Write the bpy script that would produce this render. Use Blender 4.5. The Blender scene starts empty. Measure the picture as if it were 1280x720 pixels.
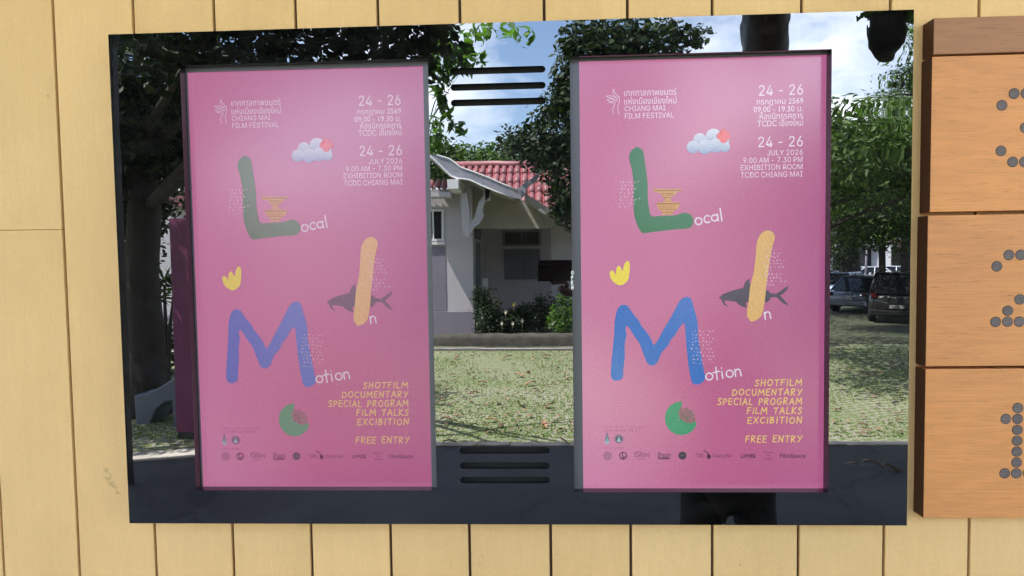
import bpy, bmesh, math, random
import numpy as np
from mathutils import Vector, Matrix, noise as mnoise
sc = bpy.context.scene
COL = sc.collection
# ---------------------------------------------------------------- camera, sky, sun, exposure
H = 2.1                      # lens height: the photographer holds the phone up
PY = -0.07                   # front face of the glossy board (wall face is y = 0)
DIST = 1.5                   # lens to board
CAM = Vector((0, PY - DIST, H))
FPX = 800.0                  # focal length in pixels of the 1280 px wide photograph
yaw, pitch, roll = -0.043153, -0.046729, -0.014964
fw = Vector((math.sin(yaw)*math.cos(pitch), math.cos(yaw)*math.cos(pitch), math.sin(pitch)))
r0 = Vector((math.cos(yaw), -math.sin(yaw), 0)); u0 = r0.cross(fw)
RT = math.cos(roll)*r0 + math.sin(roll)*u0
UP = -math.sin(roll)*r0 + math.cos(roll)*u0
cd = bpy.data.cameras.new('camera'); cam = bpy.data.objects.new('camera', cd); COL.objects.link(cam)
cam.matrix_world = Matrix(((RT.x, UP.x, -fw.x, CAM.x), (RT.y, UP.y, -fw.y, CAM.y), (RT.z, UP.z, -fw.z, CAM.z), (0, 0, 0, 1)))
cd.sensor_width = 36; cd.lens = 36*FPX/1280; cd.clip_start = 0.02; cd.clip_end = 2000
sc.camera = cam
SUN = Vector((-0.45, 0.20, 0.87)).normalized()
SUN_EL = math.asin(SUN.z); SUN_AZ = math.atan2(SUN.x, SUN.y)
w = bpy.data.worlds.new('World'); sc.world = w; w.use_nodes = True
wt = w.node_tree; wn = wt.nodes; wl = wt.links; wn.clear()
wo = wn.new('ShaderNodeOutputWorld'); bg = wn.new('ShaderNodeBackground'); bg.inputs[1].default_value = 0.14
sky = wn.new('ShaderNodeTexSky'); sky.sky_type = 'NISHITA'; sky.sun_disc = False
sky.sun_elevation = SUN_EL; sky.sun_rotation = SUN_AZ; sky.dust_density = 1.5; sky.ozone_density = 2.2
tc = wn.new('ShaderNodeTexCoord')
nz = wn.new('ShaderNodeTexNoise'); nz.inputs['Scale'].default_value = 1.6; nz.inputs['Detail'].default_value = 7; nz.inputs['Roughness'].default_value = .58
mp = wn.new('ShaderNodeMapping'); mp.inputs['Scale'].default_value = (1, 1, 2.2); mp.inputs['Location'].default_value = (1.3, .4, .2)
cr = wn.new('ShaderNodeValToRGB'); cr.color_ramp.elements[0].position = .50; cr.color_ramp.elements[1].position = .68
mx = wn.new('ShaderNodeMixRGB'); mx.inputs[2].default_value = (8.6, 8.8, 9.2, 1)
wl.new(tc.outputs['Generated'], mp.inputs[0]); wl.new(mp.outputs[0], nz.inputs[0]); wl.new(nz.outputs[0], cr.inputs[0])
dt = wn.new('ShaderNodeVectorMath'); dt.operation = 'DOT_PRODUCT'; dt.inputs[1].default_value = tuple(Vector((.50, -1, .27)).normalized()); wl.new(tc.outputs['Generated'], dt.inputs[0])
mr = wn.new('ShaderNodeMapRange'); mr.inputs['From Min'].default_value = .93; mr.inputs['From Max'].default_value = 1.0; mr.inputs['To Max'].default_value = .16; wl.new(dt.outputs['Value'], mr.inputs[0])
ad_ = wn.new('ShaderNodeMath'); ad_.operation = 'ADD'; wl.new(nz.outputs[0], ad_.inputs[0]); wl.new(mr.outputs[0], ad_.inputs[1]); wl.new(ad_.outputs[0], cr.inputs[0])
wl.new(cr.outputs[0], mx.inputs[0]); wl.new(sky.outputs[0], mx.inputs[1]); wl.new(mx.outputs[0], bg.inputs[0]); wl.new(bg.outputs[0], wo.inputs[0])
sl = bpy.data.lights.new('sun', 'SUN'); sl.energy = 4.4; sl.angle = math.radians(.5); sl.color = (1, .955, .88)
so = bpy.data.objects.new('sun', sl); COL.objects.link(so); so.rotation_euler = SUN.to_track_quat('Z', 'Y').to_euler(); so.location = (0, 0, 20)
EXPO = 3.05
sc.view_settings.view_transform = 'Standard'; sc.view_settings.look = 'None'; sc.view_settings.exposure = EXPO; sc.view_settings.gamma = 1
sc.cycles.max_bounces = 9; sc.cycles.glossy_bounces = 5; sc.cycles.diffuse_bounces = 5; sc.cycles.transparent_max_bounces = 8
sc.cycles.use_denoising = True
random.seed(5); rng = np.random.default_rng(7)

# ---------------------------------------------------------------- measuring helpers
def ray(px, py): return (px-640)/FPX*RT - (py-360)/FPX*UP + fw
def on_plane(px, py, Y):              # point on the upright plane y = Y in front of the camera
    d = ray(px, py); t = (Y-CAM.y)/d.y; return CAM + t*d
def V(px, py, Yv):                    # point seen in the board: Yv metres in front of the board
    d = ray(px, py); t = (PY+Yv-CAM.y)/d.y; p = CAM + t*d; return Vector((p.x, PY-Yv, p.z))
def G(px, py):                        # point on the ground seen in the board
    d = ray(px, py); t = -H/d.z; p = CAM + t*d; return Vector((p.x, 2*PY-p.y, 0))

# ---------------------------------------------------------------- objects
def tag(o, label=None, cat=None, group=None, kind=None):
    if label: o['label'] = label
    if cat: o['category'] = cat
    if group: o['group'] = group
    if kind: o['kind'] = kind
    return o
def empty(name, loc, label, cat, group=None, rz=0):
    o = bpy.data.objects.new(name, None); COL.objects.link(o); o.location = loc; o.rotation_euler.z = rz; o.empty_display_size = .1
    return tag(o, label, cat, group)
def link(name, me, parent=None, loc=None, rot=None, scale=None):
    o = bpy.data.objects.new(name, me); COL.objects.link(o)
    if parent: o.parent = parent
    if loc is not None: o.location = loc
    if rot is not None: o.rotation_euler = rot
    if scale is not None: o.scale = scale
    return o
def copy_tree(o, parent=None):
    c = o.copy(); COL.objects.link(c); c.parent = parent
    for ch in o.children: copy_tree(ch, c)
    return c
class MB:
    def __init__(s): s.v = []; s.f = []; s.c = []; s.smooth = []
    def add(s, vs, fs, col=None, smooth=False):
        n = len(s.v); s.v += [tuple(p) for p in vs]; s.f += [tuple(n+i for i in f) for f in fs]
        s.c += [col if not callable(col) else col(p) for p in vs] if col is not None else [(1, 1, 1)]*len(vs)
        s.smooth += [smooth]*len(fs); return s
    def box(s, lo, hi, col=None):
        (a, b, c), (d, e, f) = lo, hi
        return s.add([(a,b,c),(d,b,c),(d,e,c),(a,e,c),(a,b,f),(d,b,f),(d,e,f),(a,e,f)], [(0,3,2,1),(4,5,6,7),(0,1,5,4),(1,2,6,5),(2,3,7,6),(3,0,4,7)], col)
    def tube(s, pts, rad, n=8, cap=True, col=None):
        pts = [Vector(p) for p in pts]; vs = []; fs = []
        if not hasattr(rad, '__len__'): rad = [rad]*len(pts)
        for i, p in enumerate(pts):
            d = (pts[min(i+1, len(pts)-1)]-pts[max(i-1, 0)]).normalized()
            a = d.cross(Vector((0, 0, 1)) if abs(d.z) < .9 else Vector((1, 0, 0))).normalized(); b = d.cross(a)
            for k in range(n):
                t = 2*math.pi*k/n; vs.append(p+rad[i]*(math.cos(t)*a+math.sin(t)*b))
        for i in range(len(pts)-1):
            for k in range(n): fs.append((i*n+k, i*n+(k+1) % n, (i+1)*n+(k+1) % n, (i+1)*n+k))
        if cap: fs += [tuple(range(n))[::-1], tuple(range((len(pts)-1)*n, len(pts)*n))]
        return s.add(vs, fs, col, True)
    def prism(s, poly, depth, col=None):       # poly: points in space (one plane), pushed by vector depth
        n = len(poly); a = [Vector(p) for p in poly]; b = [p+Vector(depth) for p in a]
        return s.add(a+b, [tuple(range(n)), tuple(range(2*n-1, n-1, -1))]+[(i, n+i, n+(i+1) % n, (i+1) % n) for i in range(n)], col)
    def mesh(s, name, mat, cols=False, recalc=True):
        me = bpy.data.meshes.new(name); me.from_pydata(s.v, [], s.f)
        if mat: me.materials.append(mat)
        me.polygons.foreach_set('use_smooth', s.smooth)
        if cols:
            at = me.color_attributes.new('col', 'FLOAT_COLOR', 'POINT')
            at.data.foreach_set('color', [x for c in s.c for x in (c[0], c[1], c[2], 1)])
        if recalc:
            bm = bmesh.new(); bm.from_mesh(me); bmesh.ops.recalc_face_normals(bm, faces=bm.faces); bm.to_mesh(me); bm.free()
        me.update(); return me
    def build(s, name, mat, parent=None, loc=None, bevel=0, **k):
        o = link(name, s.mesh(name, mat, **k), parent, loc)
        if bevel:
            m = o.modifiers.new('bevel', 'BEVEL'); m.width = bevel; m.segments = 2; m.limit_method = 'ANGLE'
        return o
def loc_in(root, p): return Vector(p)-root.location

# ---------------------------------------------------------------- materials
def lin(r, g, b):
    f = lambda c: (c/255/12.92) if c/255 <= .04045 else ((c/255+.055)/1.055)**2.4
    return (f(r), f(g), f(b))
def newmat(name):
    m = bpy.data.materials.new(name); m.use_nodes = True; nt = m.node_tree
    return m, nt, nt.nodes['Principled BSDF'], nt.nodes['Material Output']
def N(nt, kind, **k):
    n = nt.nodes.new(kind)
    for a, b in k.items():
        if a in n.inputs: n.inputs[a].default_value = b
        else: setattr(n, a, b)
    return n
def mat(name, col, rough=.7, var=.12, scale=6, metal=0, bump=0, bscale=40, stretch=(1, 1, 1), spec=.5, rand=0, island=0, trans=0):
    m, nt, b, out = newmat(name)
    b.inputs['Roughness'].default_value = rough; b.inputs['Metallic'].default_value = metal; b.inputs['Specular IOR Level'].default_value = spec
    t = N(nt, 'ShaderNodeTexCoord'); mpn = N(nt, 'ShaderNodeMapping'); mpn.inputs['Scale'].default_value = stretch; nt.links.new(t.outputs['Object'], mpn.inputs[0])
    n = N(nt, 'ShaderNodeTexNoise', Scale=scale, Detail=6.0, Roughness=.6); nt.links.new(mpn.outputs[0], n.inputs[0])
    r = N(nt, 'ShaderNodeMapRange'); r.inputs['From Min'].default_value = .25; r.inputs['From Max'].default_value = .75
    r.inputs['To Min'].default_value = 1-var; r.inputs['To Max'].default_value = 1+var; nt.links.new(n.outputs[0], r.inputs[0])
    val = r.outputs[0]
    if rand or island:
        src = N(nt, 'ShaderNodeObjectInfo').outputs['Random'] if rand else N(nt, 'ShaderNodeNewGeometry').outputs['Random Per Island']
        q = N(nt, 'ShaderNodeMapRange'); amt = rand or island; q.inputs['To Min'].default_value = 1-amt; q.inputs['To Max'].default_value = 1+amt
        nt.links.new(src, q.inputs[0]); mm = N(nt, 'ShaderNodeMath', operation='MULTIPLY'); nt.links.new(val, mm.inputs[0]); nt.links.new(q.outputs[0], mm.inputs[1]); val = mm.outputs[0]
    c = N(nt, 'ShaderNodeVectorMath', operation='SCALE'); c.inputs[0].default_value = col; nt.links.new(val, c.inputs['Scale']); nt.links.new(c.outputs[0], b.inputs['Base Color'])
    if bump:
        n2 = N(nt, 'ShaderNodeTexNoise', Scale=bscale, Detail=5.0); nt.links.new(mpn.outputs[0], n2.inputs[0])
        bp = N(nt, 'ShaderNodeBump', Strength=bump, Distance=.01); nt.links.new(n2.outputs[0], bp.inputs['Height']); nt.links.new(bp.outputs[0], b.inputs['Normal'])
    if trans:
        tr = N(nt, 'ShaderNodeBsdfTranslucent'); g = N(nt, 'ShaderNodeVectorMath', operation='MULTIPLY'); g.inputs[1].default_value = (1.3, 1.6, .55)
        nt.links.new(c.outputs[0], g.inputs[0]); nt.links.new(g.outputs[0], tr.inputs[0]); ms = N(nt, 'ShaderNodeMixShader'); ms.inputs[0].default_value = trans
        nt.links.new(b.outputs[0], ms.inputs[1]); nt.links.new(tr.outputs[0], ms.inputs[2]); nt.links.new(ms.outputs[0], out.inputs[0])
    return m
M = {}
M['concrete'] = mat('pale_concrete', (.46, .43, .38), .85, .25, 5, bump=.5, bscale=60)
M['white'] = mat('white_paint', (.72, .71, .70), .6, .06, 4)
M['wallwhite'] = mat('lilac_white_render', (.50, .47, .50), .8, .1, 1.5, bump=.2)
M['plinth'] = mat('grey_lilac_plinth', (.22, .20, .25), .8, .12, 2)
M['shutter'] = mat('grey_blue_shutter', (.15, .17, .20), .6, .1, 3)
M['soffit'] = mat('olive_soffit', (.34, .32, .28), .8, .1, 2)
M['tile'] = mat('red_roof_tile', (.27, .105, .112), .5, .2, 8, rand=.18)
M['dark'] = mat('black_steel', (.02, .02, .024), .45, .1, 4)
M['void'] = mat('dark_cavity', (.006, .006, .006), .9, .1, 4)
M['darkglass'] = mat('dark_window_glass', (.015, .017, .02), .06, .1, 2)
M['bark'] = mat('dark_bark', (.035, .028, .022), .9, .35, 7, bump=1, bscale=18, stretch=(1, 1, .3))
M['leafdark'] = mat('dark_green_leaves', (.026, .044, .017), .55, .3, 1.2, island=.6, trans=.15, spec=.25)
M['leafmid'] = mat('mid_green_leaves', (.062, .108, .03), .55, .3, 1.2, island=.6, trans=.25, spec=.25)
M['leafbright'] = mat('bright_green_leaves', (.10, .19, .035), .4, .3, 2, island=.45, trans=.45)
M['deadleaf'] = mat('dry_brown_leaf', (.28, .15, .085), .7, .3, 30, rand=.5)
M['strawleaf'] = mat('straw_dry_leaf', (.55, .45, .27), .7, .3, 30, rand=.3)
M['mosskerb'] = mat('mossy_dark_stone', (.07, .065, .055), .95, .5, 5, bump=1, bscale=30)
M['magenta'] = mat('magenta_board', (.20, .035, .12), .5, .15, .8)  # tree and canopy shade put into the board's dark magenta
M['paleblue'] = mat('pale_blue_plastic', (.12, .145, .20), .4, .12, 5)
M['gold'] = mat('skin', (.09, .05, .036), .5, .08, 20)  # skin darkened in its colour to look backlit
M['cloth'] = mat('black_cloth', (.011, .011, .013), .85, .3, 20, bump=.4, bscale=25)
M['phone'] = mat('black_phone', (.01, .01, .012), .35, .05, 20)
M['hair'] = mat('black_hair', (.012, .01, .009), .5, .3, 60)
M['tyre'] = mat('tyre_rubber', (.02, .02, .02), .9, .1, 10)
M['rim'] = mat('alloy_rim', (.5, .5, .52), .3, .05, 10, metal=.9)
M['taillight'] = mat('red_tail_light', (.07, .006, .008), .15, .05, 10)
M['plate'] = mat('number_plate', (.25, .25, .24), .5, .05, 10)
M['flower'] = mat('white_flower', (.75, .72, .55), .6, .1, 10)
M['yellow'] = mat('yellow_flower', (.75, .6, .12), .6, .1, 10)
def carpaint(name, c): 
    m = mat(name, c, .3, .03, 3, metal=.3); m.node_tree.nodes['Principled BSDF'].inputs['Coat Weight'].default_value = 1; return m

# painted fibre-cement cladding: vertical fine grain, faint dirt
def cladding():
    m, nt, b, out = newmat('yellow_cladding'); L = nt.links.new
    b.inputs['Roughness'].default_value = .62; b.inputs['Specular IOR Level'].default_value = .3
    t = N(nt, 'ShaderNodeTexCoord'); oi = N(nt, 'ShaderNodeObjectInfo')
    add = N(nt, 'ShaderNodeVectorMath', operation='ADD'); L(t.outputs['Object'], add.inputs[0]); 
    sc1 = N(nt, 'ShaderNodeVectorMath', operation='SCALE'); sc1.inputs[0].default_value = (7, 3, 11); L(oi.outputs['Random'], sc1.inputs['Scale']); L(sc1.outputs[0], add.inputs[1])
    def nse(sx, sz, scale, det=5, rough=.6):
        mpn = N(nt, 'ShaderNodeMapping'); mpn.inputs['Scale'].default_value = (sx, 1, sz); L(add.outputs[0], mpn.inputs[0])
        n = N(nt, 'ShaderNodeTexNoise', Scale=scale, Detail=float(det), Roughness=rough); L(mpn.outputs[0], n.inputs[0]); return n.outputs[0]
    grain = nse(60, 3.2, 7, 6, .7); blot = nse(1, .8, 2.2, 6); streak = nse(14, .5, 2.5, 4); speck = nse(1, 1, 140, 2); dirt = nse(3, 1.2, 9, 8, .75)
    def rng_(s, a, b_, c=.3, d=.7):
        r = N(nt, 'ShaderNodeMapRange'); r.inputs['From Min'].default_value = c; r.inputs['From Max'].default_value = d
        r.inputs['To Min'].default_value = a; r.inputs['To Max'].default_value = b_; L(s, r.inputs[0]); return r.outputs[0]
    def mul(a, b_):
        x = N(nt, 'ShaderNodeMath', operation='MULTIPLY'); L(a, x.inputs[0]); L(b_, x.inputs[1]); return x.outputs[0]
    f = mul(mul(rng_(grain, .955, 1.035), rng_(blot, .92, 1.06)), mul(rng_(streak, .975, 1.02), rng_(oi.outputs['Random'], .975, 1.025, 0, 1)))
    f = mul(f, rng_(speck, .97, 1.03)); f = mul(f, rng_(dirt, .82, 1.0, .27, .37))
    geo = N(nt, 'ShaderNodeNewGeometry')
    for (sx_, sy_, rad, thr) in ((132, 588, .011, .5), (135, 596, .013, .45), (139, 604, .012, .45), (143, 610, .010, .48), (147, 616, .006, .4), (1068, 583, .006, .3), (925, 706, .004, .3), (60, 120, .005, .3)):
        c0 = on_plane(sx_, sy_, 0); d_ = N(nt, 'ShaderNodeVectorMath', operation='DISTANCE'); L(geo.outputs['Position'], d_.inputs[0]); d_.inputs[1].default_value = tuple(c0)
        g_ = rng_(d_.outputs['Value'], 1, 0, rad*.3, rad); nn_ = N(nt, 'ShaderNodeTexNoise', Scale=75.0, Detail=5.0); L(geo.outputs['Position'], nn_.inputs[0])
        k_ = mul(g_, rng_(nn_.outputs[0], 0, 1, thr-.02, thr+.05)); f = mul(f, rng_(k_, 1, .7, 0, 1))
    c = N(nt, 'ShaderNodeMixRGB'); c.inputs[1].default_value = (.69, .435, .17, 1); c.inputs[2].default_value = (.71, .465, .215, 1); L(blot, c.inputs[0])
    s = N(nt, 'ShaderNodeVectorMath', operation='SCALE'); L(c.outputs[0], s.inputs[0]); L(f, s.inputs['Scale']); L(s.outputs[0], b.inputs['Base Color'])
    bp = N(nt, 'ShaderNodeBump', Strength=.55, Distance=.0015); L(grain, bp.inputs['Height'])
    bp2 = N(nt, 'ShaderNodeBump', Strength=.5, Distance=.004); L(blot, bp2.inputs['Height']); L(bp.outputs[0], bp2.inputs['Normal']); L(bp2.outputs[0], b.inputs['Normal'])
    return m
M['clad'] = cladding()

def board_wood(name, c1, c2, seed):
    m, nt, b, out = newmat(name); L = nt.links.new
    b.inputs['Roughness'].default_value = .5; b.inputs['Specular IOR Level'].default_value = .35
    t = N(nt, 'ShaderNodeTexCoord'); oi = N(nt, 'ShaderNodeObjectInfo')
    off = N(nt, 'ShaderNodeVectorMath', operation='SCALE'); off.inputs[0].default_value = (9, 4, 13); L(oi.outputs['Random'], off.inputs['Scale'])
    add = N(nt, 'ShaderNodeVectorMath', operation='ADD'); L(t.outputs['Object'], add.inputs[0]); L(off.outputs[0], add.inputs[1])
    def nse(sx, sz, scale, det, rough=.6, dist=0):
        mpn = N(nt, 'ShaderNodeMapping'); mpn.inputs['Scale'].default_value = (sx, 1, sz); L(add.outputs[0], mpn.inputs[0])
        n = N(nt, 'ShaderNodeTexNoise', Scale=scale, Detail=float(det), Roughness=rough, Distortion=float(dist)); L(mpn.outputs[0], n.inputs[0]); return n.outputs[0]
    bands = nse(1, 9, 1.7, 3, .5, .3); fine = nse(1, 60, 5, 6, .7); pores = nse(3, 60, 8, 3, .5); tone = nse(1, 1, 3, 3)
    wv = N(nt, 'ShaderNodeMath', operation='MULTIPLY'); wv.inputs[1].default_value = 55; L(bands, wv.inputs[0])
    sn = N(nt, 'ShaderNodeMath', operation='SINE'); L(wv.outputs[0], sn.inputs[0])
    def rng_(s, a, b_, c=.3, d=.7):
        r = N(nt, 'ShaderNodeMapRange'); r.inputs['From Min'].default_value = c; r.inputs['From Max'].default_value = d
        r.inputs['To Min'].default_value = a; r.inputs['To Max'].default_value = b_; L(s, r.inputs[0]); return r.outputs[0]
    def mul(a, b_):
        x = N(nt, 'ShaderNodeMath', operation='MULTIPLY'); L(a, x.inputs[0]); L(b_, x.inputs[1]); return x.outputs[0]
    f = mul(mul(rng_(sn.outputs[0], .945, 1.03, -1, 1), rng_(fine, .94, 1.05)), rng_(pores, .66, 1.0, .27, .40))
    c = N(nt, 'ShaderNodeMixRGB'); c.inputs[1].default_value = (*c1, 1); c.inputs[2].default_value = (*c2, 1); L(rng_(tone, 0, 1), c.inputs[0])
    s = N(nt, 'ShaderNodeVectorMath', operation='SCALE'); L(c.outputs[0], s.inputs[0]); L(f, s.inputs['Scale']); L(s.outputs[0], b.inputs['Base Color'])
    bp = N(nt, 'ShaderNodeBump', Strength=.35, Distance=.002); L(fine, bp.inputs['Height']); L(bp.outputs[0], b.inputs['Normal'])
    return m
M['oak'] = board_wood('orange_board_wood', (.66, .275, .085), (.56, .235, .085), 1)
M['oakcap'] = board_wood('brown_cap_wood', (.37, .165, .07), (.33, .15, .07), 2)
M['oakside'] = board_wood('dark_board_edge', (.10, .032, .018), (.07, .024, .015), 3)  # darker red-brown for the board sides
M['peg'] = mat('grey_peg', (.115, .088, .085), .55, .3, 30, bump=.5, bscale=20, stretch=(1, 1, 9), rand=.12)

# black mirror-gloss sheet, slightly wavy, dented near a corner and round the vent slots
PC = {k: on_plane(*v, PY) for k, v in dict(tr=(1106, 52), s1=(560, 108), s2=(683, 118), rt=(1128, 128)).items()}
def gloss_sheet():
    m, nt, b, out = newmat('black_mirror_gloss'); L = nt.links.new
    nt.nodes.remove(b)
    df = N(nt, 'ShaderNodeBsdfDiffuse'); df.inputs[0].default_value = (.004, .004, .005, 1)
    gl = N(nt, 'ShaderNodeBsdfGlossy'); gl.inputs['Roughness'].default_value = .004; gl.inputs[0].default_value = (.97, .98, 1, 1)
    ms = N(nt, 'ShaderNodeMixShader'); ms.inputs[0].default_value = .15
    tq = N(nt, 'ShaderNodeTexCoord'); mq = N(nt, 'ShaderNodeMapping'); mq.inputs['Scale'].default_value = (3, 1, 9); mq.inputs['Rotation'].default_value = (0, .3, 0); L(tq.outputs['Object'], mq.inputs[0])
    nq = N(nt, 'ShaderNodeTexNoise', Scale=1.7, Detail=7.0, Roughness=.65, Distortion=1.2); L(mq.outputs[0], nq.inputs[0])
    rq = N(nt, 'ShaderNodeMapRange'); rq.inputs['From Min'].default_value = .45; rq.inputs['From Max'].default_value = .8; rq.inputs['To Min'].default_value = .002; rq.inputs['To Max'].default_value = .011; L(nq.outputs[0], rq.inputs[0])
    vq = N(nt, 'ShaderNodeTexVoronoi', Scale=95.0); L(tq.outputs['Object'], vq.inputs[0]); sq = N(nt, 'ShaderNodeMapRange'); sq.inputs['From Min'].default_value = .03; sq.inputs['From Max'].default_value = .09; sq.inputs['To Min'].default_value = .05; sq.inputs['To Max'].default_value = 0; L(vq.outputs['Distance'], sq.inputs[0])
    aq = N(nt, 'ShaderNodeMath', operation='ADD'); L(rq.outputs[0], aq.inputs[0]); L(sq.outputs[0], aq.inputs[1])
    cq = N(nt, 'ShaderNodeCombineXYZ'); [L(aq.outputs[0], cq.inputs[i_]) for i_ in range(3)]; L(cq.outputs[0], df.inputs[0])
    L(df.outputs[0], ms.inputs[1]); L(gl.outputs[0], ms.inputs[2]); L(ms.outputs[0], out.inputs[0])
    t = N(nt, 'ShaderNodeTexCoord'); P = t.outputs['Object']
    def math_(op, a, b_=None):
        x = N(nt, 'ShaderNodeMath', operation=op)
        for i, v in enumerate((a, b_)):
            if v is None: continue
            if isinstance(v, (int, float)): x.inputs[i].default_value = v
            else: L(v, x.inputs[i])
        return x.outputs[0]
    h = None
    def acc(v):
        nonlocal h
        h = v if h is None else math_('ADD', h, v)
    def nse(scale, amp, sx=1, sz=1, mask=None, det=1):
        mpn = N(nt, 'ShaderNodeMapping'); mpn.inputs['Scale'].default_value = (sx, 0, sz); L(P, mpn.inputs[0])
        n = N(nt, 'ShaderNodeTexNoise', Scale=scale, Detail=float(det)); L(mpn.outputs[0], n.inputs[0])
        v = math_('MULTIPLY', n.outputs[0], amp)
        if mask is not None: v = math_('MULTIPLY', v, mask)
        acc(v)
    def gauss(c, s, amp=None):
        d = N(nt, 'ShaderNodeVectorMath', operation='DISTANCE'); L(P, d.inputs[0]); d.inputs[1].default_value = (c.x, PY, c.z)
        q = math_('DIVIDE', d.outputs['Value'], s); g = math_('EXPONENT', math_('MULTIPLY', math_('MULTIPLY', q, q), -1.0))
        if amp is not None: acc(math_('MULTIPLY', g, amp))
        return g
    nse(1.6, .00055); nse(9, .000045); nse(26, .000008)
    sx = N(nt, 'ShaderNodeSeparateXYZ'); L(P, sx.inputs[0])
    topm = N(nt, 'ShaderNodeMapRange'); topm.inputs['From Min'].default_value = H+.42; topm.inputs['From Max'].default_value = H+.52; L(sx.outputs[2], topm.inputs[0])
    nse(30, .00010, 1.3, .6, topm.outputs[0])                       # ripples along the bent top edge
    g1 = gauss(PC['tr'], .04, -.00035); g2 = gauss(PC['rt'], .12); nse(9, .0011, .3, 2.0, g2, 0)
    gauss(PC['s1'], .035, .00020); gauss(PC['s2'], .035, .00018)
    bp = N(nt, 'ShaderNodeBump', Strength=1.0, Distance=1.0); L(h, bp.inputs['Height']); L(bp.outputs[0], gl.inputs['Normal'])
    return m
M['gloss'] = gloss_sheet()

# lit LCD picture behind a hazy anti-glare sheet; 'tint' is the off-axis cast of the left one
def lcd(name, tint, grain=True):
    m, nt, b, out = newmat(name); L = nt.links.new
    nt.nodes.remove(b)
    at = N(nt, 'ShaderNodeVertexColor'); at.layer_name = 'col'; col = at.outputs[0]
    mxn = N(nt, 'ShaderNodeMixRGB'); mxn.inputs[0].default_value = tint; mxn.inputs[2].default_value = (*lin(165, 70, 120), 1); L(col, mxn.inputs[1]); col = mxn.outputs[0]
    t = N(nt, 'ShaderNodeTexCoord')
    n = N(nt, 'ShaderNodeTexNoise', Scale=260.0, Detail=2.0, Roughness=.6); L(t.outputs['Object'], n.inputs[0])
    n3 = N(nt, 'ShaderNodeTexNoise', Scale=3.0, Detail=3.0); L(t.outputs['Object'], n3.inputs[0])
    r = N(nt, 'ShaderNodeMapRange'); r.inputs['From Min'].default_value = .3; r.inputs['From Max'].default_value = .7; r.inputs['To Min'].default_value = .85; r.inputs['To Max'].default_value = 1.11; L(n.outputs[0], r.inputs[0])
    s = N(nt, 'ShaderNodeVectorMath', operation='SCALE'); L(col, s.inputs[0]); L(r.outputs[0], s.inputs['Scale'])
    em = N(nt, 'ShaderNodeEmission'); em.inputs[1].default_value = .80/2**EXPO; L(s.outputs[0], em.inputs[0])
    df = N(nt, 'ShaderNodeBsdfDiffuse'); df.inputs[0].default_value = (.005, .005, .005, 1)
    ad = N(nt, 'ShaderNodeAddShader'); L(em.outputs[0], ad.inputs[0]); L(df.outputs[0], ad.inputs[1])
    gl = N(nt, 'ShaderNodeBsdfGlossy'); gl.inputs['Roughness'].default_value = .22; gl.inputs[0].default_value = (1, 1, 1, 1)
    ms = N(nt, 'ShaderNodeMixShader'); ms.inputs[0].default_value = .055; L(ad.outputs[0], ms.inputs[1]); L(gl.outputs[0], ms.inputs[2]); L(ms.outputs[0], out.inputs[0])
    return m
M['lcd_l'] = lcd('screen_picture_left', .32); M['lcd_r'] = lcd('screen_picture_right', 0)
M['bezel'] = mat('bezel_painted_haze', (.09, .09, .105), .35, .05, 5)  # black bezel, reflected haze put into its colour as grey
M['print_white'] = mat('white_print', (.8, .8, .8), .5, .02, 5)

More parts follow.
